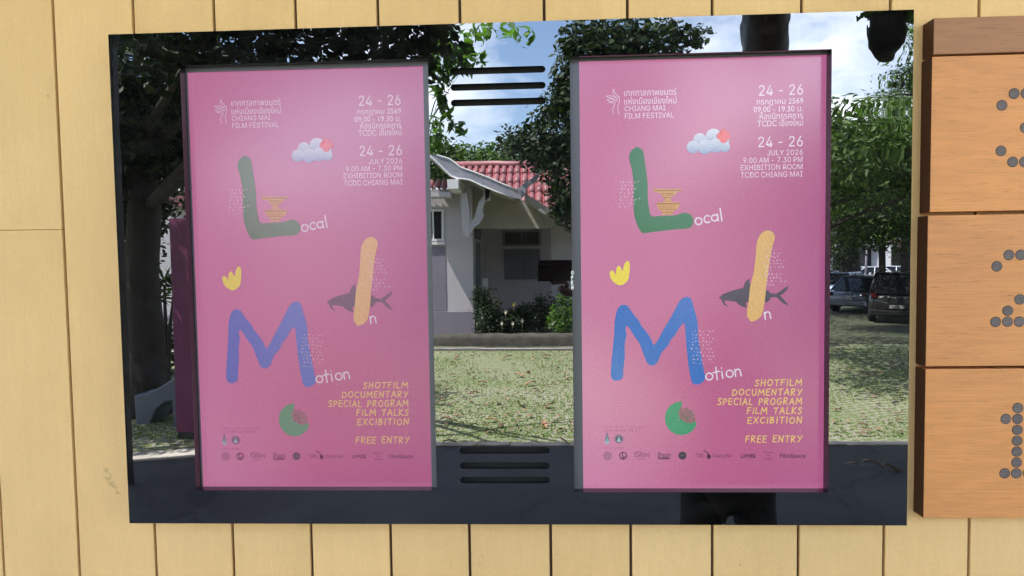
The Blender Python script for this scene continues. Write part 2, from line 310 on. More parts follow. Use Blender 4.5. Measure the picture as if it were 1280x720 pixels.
# ---------------------------------------------------------------- ground
def sheet(name, lo, hi, z, m, nx=1, ny=1):
    mb = MB(); vs = [(lo[0]+(hi[0]-lo[0])*i/nx, lo[1]+(hi[1]-lo[1])*j/ny, z) for j in range(ny+1) for i in range(nx+1)]
    mb.add(vs, [(j*(nx+1)+i, j*(nx+1)+i+1, (j+1)*(nx+1)+i+1, (j+1)*(nx+1)+i) for j in range(ny) for i in range(nx)])
    return tag(mb.build(name, m), kind='structure')
def lawnmat():
    m, nt, b, out = newmat('turf_block_lawn'); L = nt.links.new; b.inputs['Roughness'].default_value = .9
    t = N(nt, 'ShaderNodeTexCoord')
    mpn = N(nt, 'ShaderNodeMapping'); mpn.inputs['Rotation'].default_value = (0, 0, .35); wq = N(nt, 'ShaderNodeTexNoise', Scale=1.6, Detail=4.0); L(t.outputs['Object'], wq.inputs[0]); ws = N(nt, 'ShaderNodeVectorMath', operation='SCALE'); ws.inputs['Scale'].default_value = .35; L(wq.outputs['Color'], ws.inputs[0]); wa = N(nt, 'ShaderNodeVectorMath', operation='ADD'); L(ws.outputs[0], wa.inputs[0]); L(t.outputs['Object'], wa.inputs[1]); L(wa.outputs[0], mpn.inputs[0])
    br = N(nt, 'ShaderNodeTexBrick'); br.inputs['Scale'].default_value = 1; br.inputs['Brick Width'].default_value = .15; br.inputs['Row Height'].default_value = .12; br.inputs['Mortar Size'].default_value = .026; br.inputs['Mortar Smooth'].default_value = .3
    L(mpn.outputs[0], br.inputs[0])
    n1 = N(nt, 'ShaderNodeTexNoise', Scale=.9, Detail=5.0); n2 = N(nt, 'ShaderNodeTexNoise', Scale=45.0, Detail=5.0); n3 = N(nt, 'ShaderNodeTexNoise', Scale=9.0, Detail=5.0)
    for q in (n1, n2, n3): L(t.outputs['Object'], q.inputs[0])
    g = N(nt, 'ShaderNodeMixRGB'); g.inputs[1].default_value = (.15, .19, .065, 1); g.inputs[2].default_value = (.18, .25, .085, 1); L(n3.outputs[0], g.inputs[0])
    c = N(nt, 'ShaderNodeMixRGB'); c.inputs[1].default_value = (.30, .28, .22, 1); c.inputs[2].default_value = (.44, .41, .34, 1); L(n2.outputs[0], c.inputs[0])
    r = N(nt, 'ShaderNodeMapRange'); r.inputs['From Min'].default_value = .38; r.inputs['From Max'].default_value = .62; r.inputs['To Min'].default_value = 1.0; r.inputs['To Max'].default_value = .45; L(n1.outputs[0], r.inputs[0])
    sy = N(nt, 'ShaderNodeSeparateXYZ'); L(t.outputs['Object'], sy.inputs[0]); fd = N(nt, 'ShaderNodeMapRange'); fd.inputs['From Min'].default_value = -10.5; fd.inputs['From Max'].default_value = -7.5; L(sy.outputs[1], fd.inputs[0])
    bm_ = N(nt, 'ShaderNodeMixRGB'); bm_.inputs[1].default_value = (.5, .5, .5, 1); L(fd.outputs[0], bm_.inputs[0]); L(br.outputs['Fac'], bm_.inputs[2])
    f = N(nt, 'ShaderNodeMath', operation='MULTIPLY'); L(bm_.outputs[0], f.inputs[0]); L(r.outputs[0], f.inputs[1])
    mm = N(nt, 'ShaderNodeMixRGB'); L(f.outputs[0], mm.inputs[0]); L(g.outputs[0], mm.inputs[1]); L(c.outputs[0], mm.inputs[2])
    d = N(nt, 'ShaderNodeMapRange'); d.inputs['From Min'].default_value = .3; d.inputs['From Max'].default_value = .7; d.inputs['To Min'].default_value = .6; d.inputs['To Max'].default_value = 1.3; L(n2.outputs[0], d.inputs[0])
    s = N(nt, 'ShaderNodeVectorMath', operation='SCALE'); L(mm.outputs[0], s.inputs[0]); L(d.outputs[0], s.inputs['Scale']); L(s.outputs[0], b.inputs['Base Color'])
    bp = N(nt, 'ShaderNodeBump', Strength=1, Distance=.03); L(n2.outputs[0], bp.inputs['Height']); L(bp.outputs[0], b.inputs['Normal'])
    return m
def asphaltmat():
    m = mat('asphalt', (.040, .042, .050), .6, .55, .9, bump=.6, bscale=220); nt = m.node_tree; b = nt.nodes['Principled BSDF']; L = nt.links.new
    src = b.inputs['Base Color'].links[0].from_socket; t = N(nt, 'ShaderNodeTexCoord')
    wn_ = N(nt, 'ShaderNodeTexNoise', Scale=2.5, Detail=5.0); L(t.outputs['Object'], wn_.inputs[0]); ws = N(nt, 'ShaderNodeVectorMath', operation='SCALE'); ws.inputs['Scale'].default_value = .5; L(wn_.outputs['Color'], ws.inputs[0])
    wa = N(nt, 'ShaderNodeVectorMath', operation='ADD'); L(ws.outputs[0], wa.inputs[0]); L(t.outputs['Object'], wa.inputs[1])
    v = N(nt, 'ShaderNodeTexVoronoi', Scale=.55); v.feature = 'DISTANCE_TO_EDGE'; L(wa.outputs[0], v.inputs['Vector'])
    r = N(nt, 'ShaderNodeMapRange'); r.inputs['From Min'].default_value = .002; r.inputs['From Max'].default_value = .012; r.inputs['To Min'].default_value = .25; L(v.outputs['Distance'], r.inputs[0])
    v2 = N(nt, 'ShaderNodeTexVoronoi', Scale=.5); L(wa.outputs[0], v2.inputs['Vector']); sp2 = N(nt, 'ShaderNodeSeparateXYZ'); L(v2.outputs['Color'], sp2.inputs[0])
    r2 = N(nt, 'ShaderNodeMapRange'); r2.inputs['To Min'].default_value = .72; r2.inputs['To Max'].default_value = 1.35; L(sp2.outputs[0], r2.inputs[0])
    mu = N(nt, 'ShaderNodeMath', operation='MULTIPLY'); L(r.outputs[0], mu.inputs[0]); L(r2.outputs[0], mu.inputs[1])
    s = N(nt, 'ShaderNodeVectorMath', operation='SCALE'); L(src, s.inputs[0]); L(mu.outputs[0], s.inputs['Scale']); L(s.outputs[0], b.inputs['Base Color'])
    return m
sheet('ground', (-400, -600), (400, 200), -.02, mat('far_ground', (.12, .13, .07), .95, .3, .05))
sheet('lawn', (-40, -30), (40, -2.5), 0.0, lawnmat())
KE = [(-30, -3.0), (-5.2, -4.85), (-2.2, -5.62), (30, -5.62)]
am = MB(); am.add([(x, y, .004) for x, y in KE]+[(30, .3, .004), (-30, .3, .004)], [(0, 1, 2, 3, 4, 5)]); tag(am.build('forecourt_asphalt', asphaltmat()), kind='structure')
sheet('painted_shade_grass', (3.0, -36), (60, -13.6), .003, mat('dark_shade_grass', (.065, .075, .04), .9, .4, 1.5, bump=.5, bscale=30), 6, 6)  # grass by the cars, deep tree shade put into its dark colour
sheet('street', (-60, -60), (90, -36), 0.004, mat('street_asphalt', (.06, .06, .062), .85, .2, 1))
# kerb stones between asphalt and lawn
kr = empty('kerb', (0, 0, 0), None, None); kr['kind'] = 'structure'
kb = MB(); kb.box((-.495, -.30, 0), (.49, 0, .03)); kme = kb.mesh('kerb_stone', M['concrete'])
def kerb_run(p, q, wd=1.0):
    p, q = Vector(p), Vector(q); n_ = int((q-p).length); d = (q-p).normalized()
    for i in range(n_+1):
        c_ = p+d*(i+.5)*(q-p).length/(n_+1); o = link('kerb_stone', kme, kr, (c_.x, c_.y-.005+random.uniform(-.008, .008), random.uniform(-.004, .004)), (0, 0, math.atan2(d.y, d.x)), ((q-p).length/(n_+1), wd, 1 if wd == 1 else .5)); bv = o.modifiers.new('b', 'BEVEL'); bv.width = .01
kerb_run((-9, -4.57), (-5.2, -4.85)); kerb_run((-5.2, -4.85), (-2.2, -5.62)); kerb_run((-2.2, -5.62), (9.8, -5.62), .42)

# ---------------------------------------------------------------- clad wall
GX = [-1.1985, -.9948, -.7912, -.5877, -.3844, -.1842, .0196, .2183, .4187, .6274, .8327]
gx = [-1.4016 - .2035*i for i in range(24, -1, -1)] + GX + [1.035 + .2035*i for i in range(26)]
wall = empty('clad_wall', (0, 0, 0), 'yellow painted wall of upright cladding planks behind the glossy board', 'wall')
GAP = .0036
def plank(x0, x1, z0, z1):
    mb = MB(); a = (x1-x0)/2-GAP; mb.box((-a, 0, z0), (a, .012, z1))
    o = mb.build('plank', M['clad'], wall, ((x0+x1)/2, 0, 0)); bv = o.modifiers.new('b', 'BEVEL'); bv.width = .0012; bv.segments = 2; return o
for a, b in zip(gx[:-1], gx[1:]):
    if abs(a-(-1.4016)) < 1e-4: plank(a, b, .1, H+.0888); plank(a, b, H+.0897, 5)
    else: plank(a, b, .1, 5)
bk = MB(); bk.box((gx[0], .013, 0), (gx[-1], .25, 5)); bk.build('backing', mat('groove_brown', (.10, .055, .035), .9), wall)

# ---------------------------------------------------------------- unseen canopy added over the forecourt to shade wall and asphalt
can = empty('added_shade_canopy', (0, -2.4, 5), 'unseen deep flat canopy added to shade the asphalt forecourt along the yellow wall', 'canopy')
CE = [(-11, -3.0), (-7.6, -3.7), (-4.6, -4.5), (14, -4.5)]  # canopy edge bent to place the shade line on the ground
c = MB(); c.prism([(x, y+2.4, 0) for x, y in CE]+[(14, 2.65, 0), (-11, 2.65, 0)], (0, 0, .18)); c.build('roof_slab', mat('canopy_soffit', (.62, .58, .52), .8), can)
for x, wd in ((-3.93, .08), (13.2, .1)):
    c = MB(); c.box((x-wd/2, -2.0-wd/2, -5), (x+wd/2, -2.0+wd/2, -.001)); c.build('post', M['dark'], can, bevel=.006)
c = MB()
for (xa_, ya_), (xb_, yb_) in zip(CE[:-1], CE[1:]): c.prism([(xa_, ya_+2.399, -.03), (xb_, yb_+2.399, -.03), (xb_, yb_+2.399, .22), (xa_, ya_+2.399, .22)], (0, -.05, 0))
c.build('fascia', M['dark'], can)

# ---------------------------------------------------------------- glossy board with two openings and six vent slots
SYC = -.042
XL, XR, ZT, ZB = -1.0128, .8469, H+.5431, H-.6358
OPEN = [(-.8418, -.2522, H-.5538, H+.4660), (.0760, .6670, H-.5577, H+.4612)]
SLOT = [(-.2007, .0200, H+z) for z in (.4342, .3976, .3620)] + [(-.1954, .0182, H+z) for z in (-.4566, -.4932, -.5281)]
root = empty('display_board', ((XL+XR)/2, 0, ZB), 'wide glossy black mirror-like board with two screen openings and vent slots on the yellow wall', 'display board')
def flat_with_holes(name, outer, holes, y, thick, m, parent):
    cu = bpy.data.curves.new(name, 'CURVE'); cu.dimensions = '2D'; cu.fill_mode = 'BOTH'; cu.extrude = thick/2
    for pts in [outer]+holes:
        sp = cu.splines.new('POLY'); sp.points.add(len(pts)-1); sp.use_cyclic_u = True
        for q, (x, z) in zip(sp.points, pts): q.co = (x, z, 0, 1)
    o = bpy.data.objects.new(name, cu); COL.objects.link(o); bpy.context.view_layer.update()
    me = bpy.data.meshes.new_from_object(o.evaluated_get(bpy.context.evaluated_depsgraph_get())); bpy.data.objects.remove(o)
    me.transform(Matrix(((1, 0, 0, 0), (0, 0, -1, y+thick/2), (0, 1, 0, 0), (0, 0, 0, 1)))); me.materials.clear(); me.materials.append(m)
    bm = bmesh.new(); bm.from_mesh(me); bmesh.ops.remove_doubles(bm, verts=bm.verts, dist=1e-6); bmesh.ops.recalc_face_normals(bm, faces=bm.faces); bm.to_mesh(me); bm.free()
    for p in me.polygons: p.use_smooth = False
    return link(name, me, parent)
rect = lambda a, b, c_, d: [(a, c_), (b, c_), (b, d), (a, d)]
def capsule(x0, x1, z, r, n=8):
    return [(x0+r-r*math.cos(t), z+r*math.sin(t)) for t in [-math.pi/2+math.pi*i/n for i in range(n+1)]] + [(x1-r+r*math.cos(t), z+r*math.sin(t)) for t in [math.pi/2-math.pi*i/n for i in range(n+1)]]
fs = flat_with_holes('front_sheet', rect(XL, XR, ZB, ZT), [rect(*o) for o in OPEN]+[capsule(a, b, z, .0078) for a, b, z in SLOT], PY, .004, M['gloss'], root)
fs.location = -root.location
# casing (box ring), opening linings and dark liners behind slots
cs = MB(); t = .003
for lo, hi in (((XL+t, PY+.0042, ZB+t), (XL+2*t, 0, ZT-t)), ((XR-2*t, PY+.0042, ZB+t), (XR-t, 0, ZT-t)), ((XL+2*t, PY+.0042, ZT-2*t), (XR-2*t, 0, ZT-t)), ((XL+2*t, PY+.0042, ZB+t), (XR-2*t, 0, ZB+2*t))): cs.box(lo, hi)
cs.build('casing', M['dark'], root, -root.location)
gl2 = mat('lining_gloss_black', (.012, .012, .014), .12, .02, 3)
for a, b, z0, z1 in OPEN:
    ln = MB(); y0, y1 = PY+.0043, SYC+.008
    ln.box((a-.005, y0, z0-.005), (a-.0005, y1, z1+.005)); ln.box((b+.0005, y0, z0-.005), (b+.005, y1, z1+.005))
    ln.box((a-.0005, y0, z0-.005), (b+.0005, y1, z0-.0005)); ln.box((a-.0005, y0, z1+.0005), (b+.0005, y1, z1+.005))
    ln.build('opening_lining', gl2, root, -root.location)
for a, b, z in SLOT:
    s = MB(); s.box((a-.006, PY+.02, z-.016), (b+.006, PY+.024, z+.016)); s.box((a-.006, PY+.0045, z+.0095), (b+.006, PY+.02, z+.0115)); s.box((a-.006, PY+.0045, z-.0115), (b+.006, PY+.02, z-.0095))
    s.build('vent_slot', M['void'], root, -root.location)

# ---------------------------------------------------------------- poster artwork (in metres from the screen centre)

RC = (.3845, H-.053); LC = (-.5541, H-.053); SW, SH = .571, 1.020
def art(px, py): p = on_plane(px, py, SYC); return (p.x-RC[0], p.z-RC[1])
def crop(ox, oy, s, pts): return [art(ox+x/s, oy+y/s) for x, y in pts]
def smooth_poly(pts, it=2):
    for _ in range(it):
        q = []
        for i in range(len(pts)):
            a, b = pts[i], pts[(i+1) % len(pts)]
            q += [(.78*a[0]+.22*b[0], .78*a[1]+.22*b[1]), (.22*a[0]+.78*b[0], .22*a[1]+.78*b[1])]
        pts = q
    return pts
from mathutils.geometry import tessellate_polygon
class Art(MB):
    def poly(s, pts, k, col):
        y = -k*.0003; v3 = [Vector((x, z, 0)) for x, z in pts]; tr = tessellate_polygon([v3])
        return s.add([(x, y, z) for x, z in pts], [tuple(t) for t in tr], col)
    def disc(s, x, z, r, k, col, col2=None, n=24, light=(-.3, .5)):
        y = -k*.0003; vs = [(x+light[0]*r*.6, y, z+light[1]*r*.6)]+[(x+r*math.cos(2*math.pi*i/n), y, z+r*math.sin(2*math.pi*i/n)) for i in range(n)]
        nn = len(s.v); s.add(vs, [(0, i, i % n+1) for i in range(1, n+1)], col)
        if col2: s.c[nn] = col2
        return s
    def ring(s, x, z, r, w_, k, col, n=28):
        y = -k*.0003; vs = []
        for i in range(n):
            a = 2*math.pi*i/n; vs += [(x+r*math.cos(a), y, z+r*math.sin(a)), (x+(r-w_)*math.cos(a), y, z+(r-w_)*math.sin(a))]
        return s.add(vs, [(2*i, 2*((i+1) % n), 2*((i+1) % n)+1, 2*i+1) for i in range(n)], col)
    def stroke(s, pts, w_, k, col, caps=True):
        y = -k*.0003; n = len(pts)
        for i in range(n-1):
            (a, b), (c_, d) = pts[i], pts[i+1]; L = math.hypot(c_-a, d-b) or 1e-9; nx, nz_ = -(d-b)/L*w_/2, (c_-a)/L*w_/2
            s.add([(a+nx, y, b+nz_), (a-nx, y, b-nz_), (c_-nx, y, d-nz_), (c_+nx, y, d+nz_)], [(0, 1, 2, 3)], col)
        if caps:
            for a, b in pts: s.disc(a, b, w_/2, k+.12, col, n=10)
        return s
def arcp(cx, cz, rx, rz, a0, a1, n=8): return [(cx+rx*math.cos(math.radians(a0+(a1-a0)*i/n)), cz+rz*math.sin(math.radians(a0+(a1-a0)*i/n))) for i in range(n+1)]
HAND = {  # hand-lettered glyphs in a unit box: (width, strokes)
 'S': (.62, [[(.56, .85), (.4, 1), (.15, .95), (.08, .72), (.3, .54), (.5, .4), (.5, .14), (.28, 0), (.02, .1)]]),
 'H': (.7, [[(.08, 1), (.05, 0)], [(.62, 1), (.6, 0)], [(.06, .5), (.6, .52)]]),
 'O': (.8, [arcp(.4, .5, .35, .48, 0, 360, 12)]), 'T': (.7, [[(0, .96), (.7, 1)], [(.36, .97), (.34, 0)]]),
 'F': (.62, [[(.08, 1), (.05, 0)], [(.08, .98), (.58, 1)], [(.08, .54), (.48, .56)]]), 'I': (.2, [[(.1, 1), (.08, 0)]]),
 'L': (.58, [[(.08, 1), (.05, .03), (.55, .02)]]), 'M': (.95, [[(.03, 0), (.14, 1), (.46, .35), (.8, 1), (.9, 0)]]),
 'D': (.75, [[(.08, 1), (.06, 0), (.4, .05), (.68, .35), (.66, .7), (.4, .95), (.04, 1)]]), 'C': (.72, [arcp(.42, .5, .37, .48, 50, 310, 9)]),
 'U': (.72, [[(.06, 1), (.06, .35), (.2, .04), (.48, .04), (.62, .35), (.64, 1)]]), 'E': (.6, [[(.56, 1), (.06, .97), (.05, .02), (.56, 0)], [(.06, .52), (.5, .53)]]),
 'N': (.75, [[(.06, 0), (.08, 1), (.62, .03), (.66, 1)]]), 'A': (.78, [[(.02, 0), (.38, 1), (.74, 0)], [(.16, .36), (.6, .38)]]),
 'R': (.7, [[(.06, 0), (.06, 1), (.45, .96), (.55, .75), (.42, .54), (.08, .5), (.62, 0)]]), 'Y': (.72, [[(.02, 1), (.35, .52)], [(.7, 1), (.2, 0)]]),
 'P': (.62, [[(.06, 0), (.06, 1), (.45, .95), (.55, .72), (.4, .5), (.07, .46)]]), 'G': (.8, [arcp(.42, .5, .37, .48, 50, 320, 9)+[(.74, .45), (.45, .45)]]),
 'K': (.68, [[(.07, 1), (.05, 0)], [(.6, 1), (.08, .45), (.62, 0)]]), 'B': (.66, [[(.06, .5), (.06, 1), (.42, .95), (.48, .74), (.06, .52), (.5, .42), (.56, .2), (.4, .02), (.05, 0), (.06, .5)]]),
 'X': (.7, [[(.04, 1), (.64, 0)], [(.64, 1), (.04, 0)]]), ' ': (.5, []), '.': (.2, [[(.1, .05), (.12, .05)]]),
 'o': (.72, [arcp(.36, .32, .3, .31, 90, 450, 12)]), 'c': (.66, [arcp(.38, .32, .3, .31, 50, 310, 9)]), 'a': (.72, [arcp(.33, .3, .28, .28, 20, 380, 11), [(.62, .6), (.62, .0)]]),
 'l': (.25, [[(.1, 1.12), (.12, 0)]]), 't': (.62, [[(.3, 1.1), (.28, 0)], [(.02, .66), (.56, .72)]]), 'i': (.28, [[(.12, .6), (.12, 0)], [(.13, .88), (.14, .9)]]),
 'n': (.66, [[(.08, .62), (.08, 0)], [(.08, .4), (.2, .58), (.38, .62), (.52, .5), (.55, 0)]])}
rj = random.Random(3)
def hand_text(a, txt, x0, x1, zb, zt, wst, k, col, slant=0, rise=0):
    sp = .24; tot = sum(HAND[ch][0]+sp for ch in txt)-sp; sx = (x1-x0)/tot; sz = zt-zb; cx = 0
    for ch in txt:
        wd, strokes = HAND[ch]; jz = rj.uniform(-.05, .05)*sz; js = rj.uniform(.93, 1.05)
        for st in strokes: a.stroke([(x0+(cx+px)*sx+slant*pz*sz, zb+rise*(cx/tot)+jz+pz*sz*js) for px, pz in st], wst, k, col)
        cx += wd+sp
try: INTER = bpy.data.fonts.load(bpy.utils.resource_path('LOCAL')+'/datafiles/fonts/Inter.woff2')
except Exception: INTER = None
def font_text(a, txt, pxbox, k, col, bold=0):
    x0, y0, x1, y1 = pxbox; xm, ym = (x0+x1)/2, (y0+y1)/2
    X0, X1 = art(x0, ym)[0], art(x1, ym)[0]; Z1, Z0 = art(xm, y0)[1], art(xm, y1)[1]
    cu = bpy.data.curves.new('t', 'FONT'); cu.body = txt
    if INTER and all(ord(ch_) < 128 for ch_ in txt): cu.font = INTER
    cu.resolution_u = 3; cu.offset = bold
    o = bpy.data.objects.new('t', cu); COL.objects.link(o); bpy.context.view_layer.update()
    me = bpy.data.meshes.new_from_object(o.evaluated_get(bpy.context.evaluated_depsgraph_get())); bpy.data.objects.remove(o)
    vs = np.array([v.co[:2] for v in me.vertices]); mn, mxx = vs.min(0), vs.max(0); q = (vs-mn)/(mxx-mn)
    a.add([(X0+u*(X1-X0), -k*.0003, Z0+v*(Z1-Z0)) for u, v in q], [tuple(p.vertices) for p in me.polygons], col)
def scribbles(a, poly_px, n, k, col, size):
    xs = [p[0] for p in poly_px]; ys = [p[1] for p in poly_px]
    rows = int((max(ys)-min(ys))/4.4)
    for r_ in range(rows):
        y = min(ys)+r_*4.4; x = min(xs)+rj.uniform(0, 5)
        while x < max(xs)-rj.uniform(0, 14):
            if rj.random() < .95:
                p = [art(x+rj.uniform(-1, 1)*size, y+rj.uniform(-1, 1)*size) for _ in range(rj.choice([2, 3]))]
                a.stroke(p, .0017, k, col, caps=False)
            x += rj.uniform(3.6, 5.6)
def make_art():
    parts = []
    WH = lin(252, 232, 250); OR = lin(250, 214, 128); DK = lin(95, 55, 85)
    # backdrop: printed blend of pinks
    a = Art(); nx, ny = 24, 40; cols = []
    for j in range(ny+1):
        for i in range(nx+1):
            u, v = i/nx, j/ny; x, z = (u-.5)*SW, (v-.5)*SH
            base = np.array(lin(206, 108, 156)); lt = np.array(lin(222, 140, 182)); dp = np.array(lin(184, 92, 148))
            f = max(0, 1-u*1.9)*(.45+.55*max(0, 1-v*1.2)); g = max(0, u-.55)*1.2*(1-abs(v-.45))
            cc = base+(lt-base)*min(1, f*1.3)+(dp-base)*min(1, g*1.6)
            cc = cc*(1+.03*mnoise.noise(Vector((x*7, z*7, 1)))); cols.append(tuple(cc))
    vs = [((i/nx-.5)*SW, 0, (j/ny-.5)*SH) for j in range(ny+1) for i in range(nx+1)]
    a.add(vs, [(j*(nx+1)+i, j*(nx+1)+i+1, (j+1)*(nx+1)+i+1, (j+1)*(nx+1)+i) for j in range(ny) for i in range(nx)]); a.c = cols
    parts.append(('picture_background', a, 'pink speckled screen background'))
    a = Art(); a.poly(smooth_poly(crop(740, 170, 5.144, [(240,110),(262,85),(290,66),(325,90),(332,105),(345,200),(358,290),(358,400),(365,460),(378,520),(430,514),(540,510),(570,498),(600,490),(640,508),(655,545),(640,585),(610,598),(540,600),(410,615),(330,627),(308,612),(285,560),(268,500),(265,400),(268,300),(255,210),(238,150)]), 1), 2, lambda p: tuple(np.array(lin(44, 130, 84))*(1+.25*(-p[2]-.15))))
    parts.append(('painted_letter', a, 'green hand-cut letter L'))
    a = Art(); gb = crop(740, 170, 5.144, [(393,340),(578,340),(578,350),(545,362),(528,385),(508,394),(502,404),(512,414),(500,422),(570,430),(566,438),(552,465),(530,482),(513,488),(524,506),(446,506),(456,488),(430,475),(415,442),(408,432),(472,421),(460,412),(472,396),(448,388),(440,368),(395,358)])
    a.poly(gb, 3, lambda p: tuple(np.array(lin(222, 165, 92))*(1.0+.12*math.sin(p[0]*300))))
    for (x0, x1, y, w_) in ((400, 570, 352, 1.2), (442, 528, 368, .9), (462, 508, 396, .9), (412, 562, 436, 1.3), (432, 540, 472, .9), (452, 518, 490, .9)):
        a.stroke(crop(740, 170, 5.144, [(x0, y), (x1, y)]), w_*.0016, 4, lin(140, 84, 42), caps=False)
    for i in range(9):
        x = 434+i*13; a.stroke(crop(740, 170, 5.144, [(x, 446), (x+(485-x)*.12, 468)]), .0012, 4, lin(150, 92, 44), caps=False)
        x = 450+i*9; a.stroke(crop(740, 170, 5.144, [(x, 372), (x+(485-x)*.12, 386)]), .0010, 4, lin(155, 96, 46), caps=False)
    parts.append(('golden_bowl_picture', a, 'gold stacked offering bowl picture'))
    a = Art(); a.poly(crop(750, 360, 5.537, [(73,600),(80,500),(90,400),(98,320),(100,240),(112,170),(125,140),(142,121),(165,115),(190,122),(208,148),(230,180),(270,225),(285,260),(320,303),(350,345),(360,370),(368,392),(378,392),(400,360),(440,285),(500,185),(525,135),(550,90),(575,66),(605,60),(628,70),(640,100),(650,140),(665,190),(676,240),(678,330),(688,400),(702,480),(716,560),(728,610),(722,640),(700,660),(670,670),(645,664),(632,645),(622,600),(612,540),(602,450),(592,330),(587,252),(575,243),(548,275),(520,325),(495,350),(470,400),(430,440),(408,490),(400,512),(372,536),(345,535),(325,520),(305,470),(280,400),(265,370),(240,340),(205,280),(190,263),(178,268),(176,295),(184,320),(176,360),(170,400),(172,470),(162,560),(160,610),(150,630),(125,641),(100,641),(82,628)]), 2, lin(58, 122, 210))
    parts.append(('painted_letter', a, 'blue hand-cut letter M'))
    a = Art(); F = lambda pts: crop(880, 270, 4.8, pts)
    a.poly(F([(88,490),(110,470),(160,450),(235,430),(245,400),(258,385),(278,376),(270,395),(283,415),(283,520),(248,518),(256,552),(230,545),(205,530),(192,515),(140,508),(122,508),(127,525),(147,546),(120,535),(108,515),(103,500)]), 2, lin(74, 66, 88))
    a.poly(F([(350,448),(385,447),(395,462),(430,468),(460,450),(485,430),(507,420),(500,440),(480,462),(455,478),(482,505),(512,540),(470,522),(450,500),(435,488),(400,488),(392,505),(375,520),(350,510)]), 2, lin(74, 66, 88))
    parts.append(('fish_picture', a, 'dark whiskered catfish silhouette'))
    a = Art(); a.poly(smooth_poly(F([(380,86),(402,90),(420,108),(425,130),(410,180),(398,240),(385,330),(372,420),(365,500),(355,560),(340,610),(285,637),(272,625),(255,600),(258,560),(268,500),(275,420),(295,350),(308,260),(312,170),(330,120),(355,92)]), 1), 4, lin(236, 190, 118))
    parts.append(('painted_letter', a, 'yellow hand-cut letter I'))
    a = Art(); q = 3.6*513
    CL = [(150, 398, 33), (88, 412, 27), (195, 418, 24), (58, 446, 27), (200, 445, 23), (160, 440, 30), (112, 446, 31)]
    for i, (x, y, r_) in enumerate(CL):
        X, Z = art(850+x/3.6, 60+y/3.6); rr2 = r_/q
        def pc(p, X=X, Z=Z, rr2=rr2, lo_=np.array(lin(138, 164, 204)), hi_=np.array(lin(222, 226, 240))):
            f_ = max(0, min(1, ((p[2]-Z)/rr2*.5+.5)*.75+(p[2]-(art(900, 192)[1]))*513/30*.35)); return tuple(lo_+(hi_-lo_)*f_)
        for sc_ in (1.0, .66, .33): a.disc(X, Z+rr2*(1-sc_)*.25, rr2*sc_, 3+i*.5+(1-sc_)*.4, pc, light=(0, 0))
    parts.append(('cloud_picture', a, 'puffy blue-grey cloud picture'))
    a = Art()
    for dx, dy in ((0, -15), (15, 0), (0, 15), (-15, 0), (0, 0)):
        X, Z = art(850+(195+dx)/3.6, 60+(397+dy)/3.6); a.disc(X, Z, 16/q, 7.2+.3*((dx, dy) == (0, 0))+.1*(dx > 0)+.2*(dy > 0), lin(242, 92, 100))
    parts.append(('clover_mark', a, 'small coral four-lobed mark on the cloud'))
    a = Art(); a.poly(smooth_poly(crop(640, 180, 4, [(487,640),(500,630),(514,645),(519,658),(521,620),(535,606),(548,625),(553,640),(560,602),(575,582),(589,590),(588,640),(582,680),(560,702),(535,708),(505,690),(490,665)]), 1), 2, lin(255, 236, 84))
    parts.append(('tulip_mark', a, 'yellow three-lobed tulip mark'))
    a = Art(); C8 = lambda pts: crop(730, 480, 5.144, pts)
    arc = [(625+105*math.cos(math.radians(t_)), 220-108*math.sin(math.radians(t_))) for t_ in range(88, 345, 9)]
    a.poly(C8(arc+[(715, 238), (690, 250), (650, 245), (618, 215), (606, 185), (618, 160), (628, 140)]), 2, lin(62, 164, 122))
    parts.append(('round_mark', a, 'green disc with a bitten edge'))
    a = Art(); a.poly(C8([(608,172),(625,150),(640,160),(660,150),(680,172),(702,180),(712,205),(716,236),(690,252),(655,248),(622,228),(608,200)]), 3, lin(158, 112, 122))
    for i in range(26):
        x, y = rj.uniform(612, 705), rj.uniform(160, 240); a.stroke(C8([(x, y), (x+rj.uniform(-14, 14), y+rj.uniform(-9, 9)), (x+rj.uniform(-18, 18), y+rj.uniform(-9, 9))]), .0013, 4, rj.choice([lin(120, 90, 100), lin(195, 150, 165), lin(110, 130, 110)]), caps=False)
    parts.append(('rough_patch', a, 'brown scribbled patch on the green disc'))
    # white hand-lettered word ends
    a = Art()
    def glyph(ch, px, py, hpx, rot=-.14, wst=.0033):
        wd, st = HAND[ch]; X, Z = art(px, py); s_ = hpx/513
        for g in st: a.stroke([(X+((u-wd/2)*s_*math.cos(rot)+v*s_*math.sin(rot)), Z+(-(u-wd/2)*s_*math.sin(rot)+v*s_*math.cos(rot))) for u, v in g], wst, 5, lin(244, 232, 248))
    for ch, px, py in (('o', 873.6, 281), ('c', 884, 278.5), ('a', 894, 276.5), ('l', 902.3, 276)): glyph(ch, px, py, 13.5)
    parts.append(('word_lettering', a, 'white hand-lettered ocal')); a = Art(); glyph('n', 960, 398.5, 14); parts.append(('word_lettering', a, 'white hand-lettered n')); a = Art()
    for ch, px, py in (('o', 887, 475), ('t', 896.8, 474.5), ('i', 903.5, 472.5), ('o', 912.5, 471.5), ('n', 923, 470)): glyph(ch, px, py, 14)
    parts.append(('word_lettering', a, 'white hand-lettered otion'))
    a = Art(); SC = lin(242, 216, 238)
    scribbles(a, [(773, 228), (801, 264)], 40, 5, SC, 1.3); scribbles(a, [(796, 236), (804, 262)], 14, 5, SC, 1.3)
    scribbles(a, [(956, 312), (984, 362)], 60, 5, SC, 1.3); scribbles(a, [(953, 320), (966, 360)], 20, 5, SC, 1.2)
    scribbles(a, [(864, 414), (900, 458)], 90, 5, SC, 1.3)
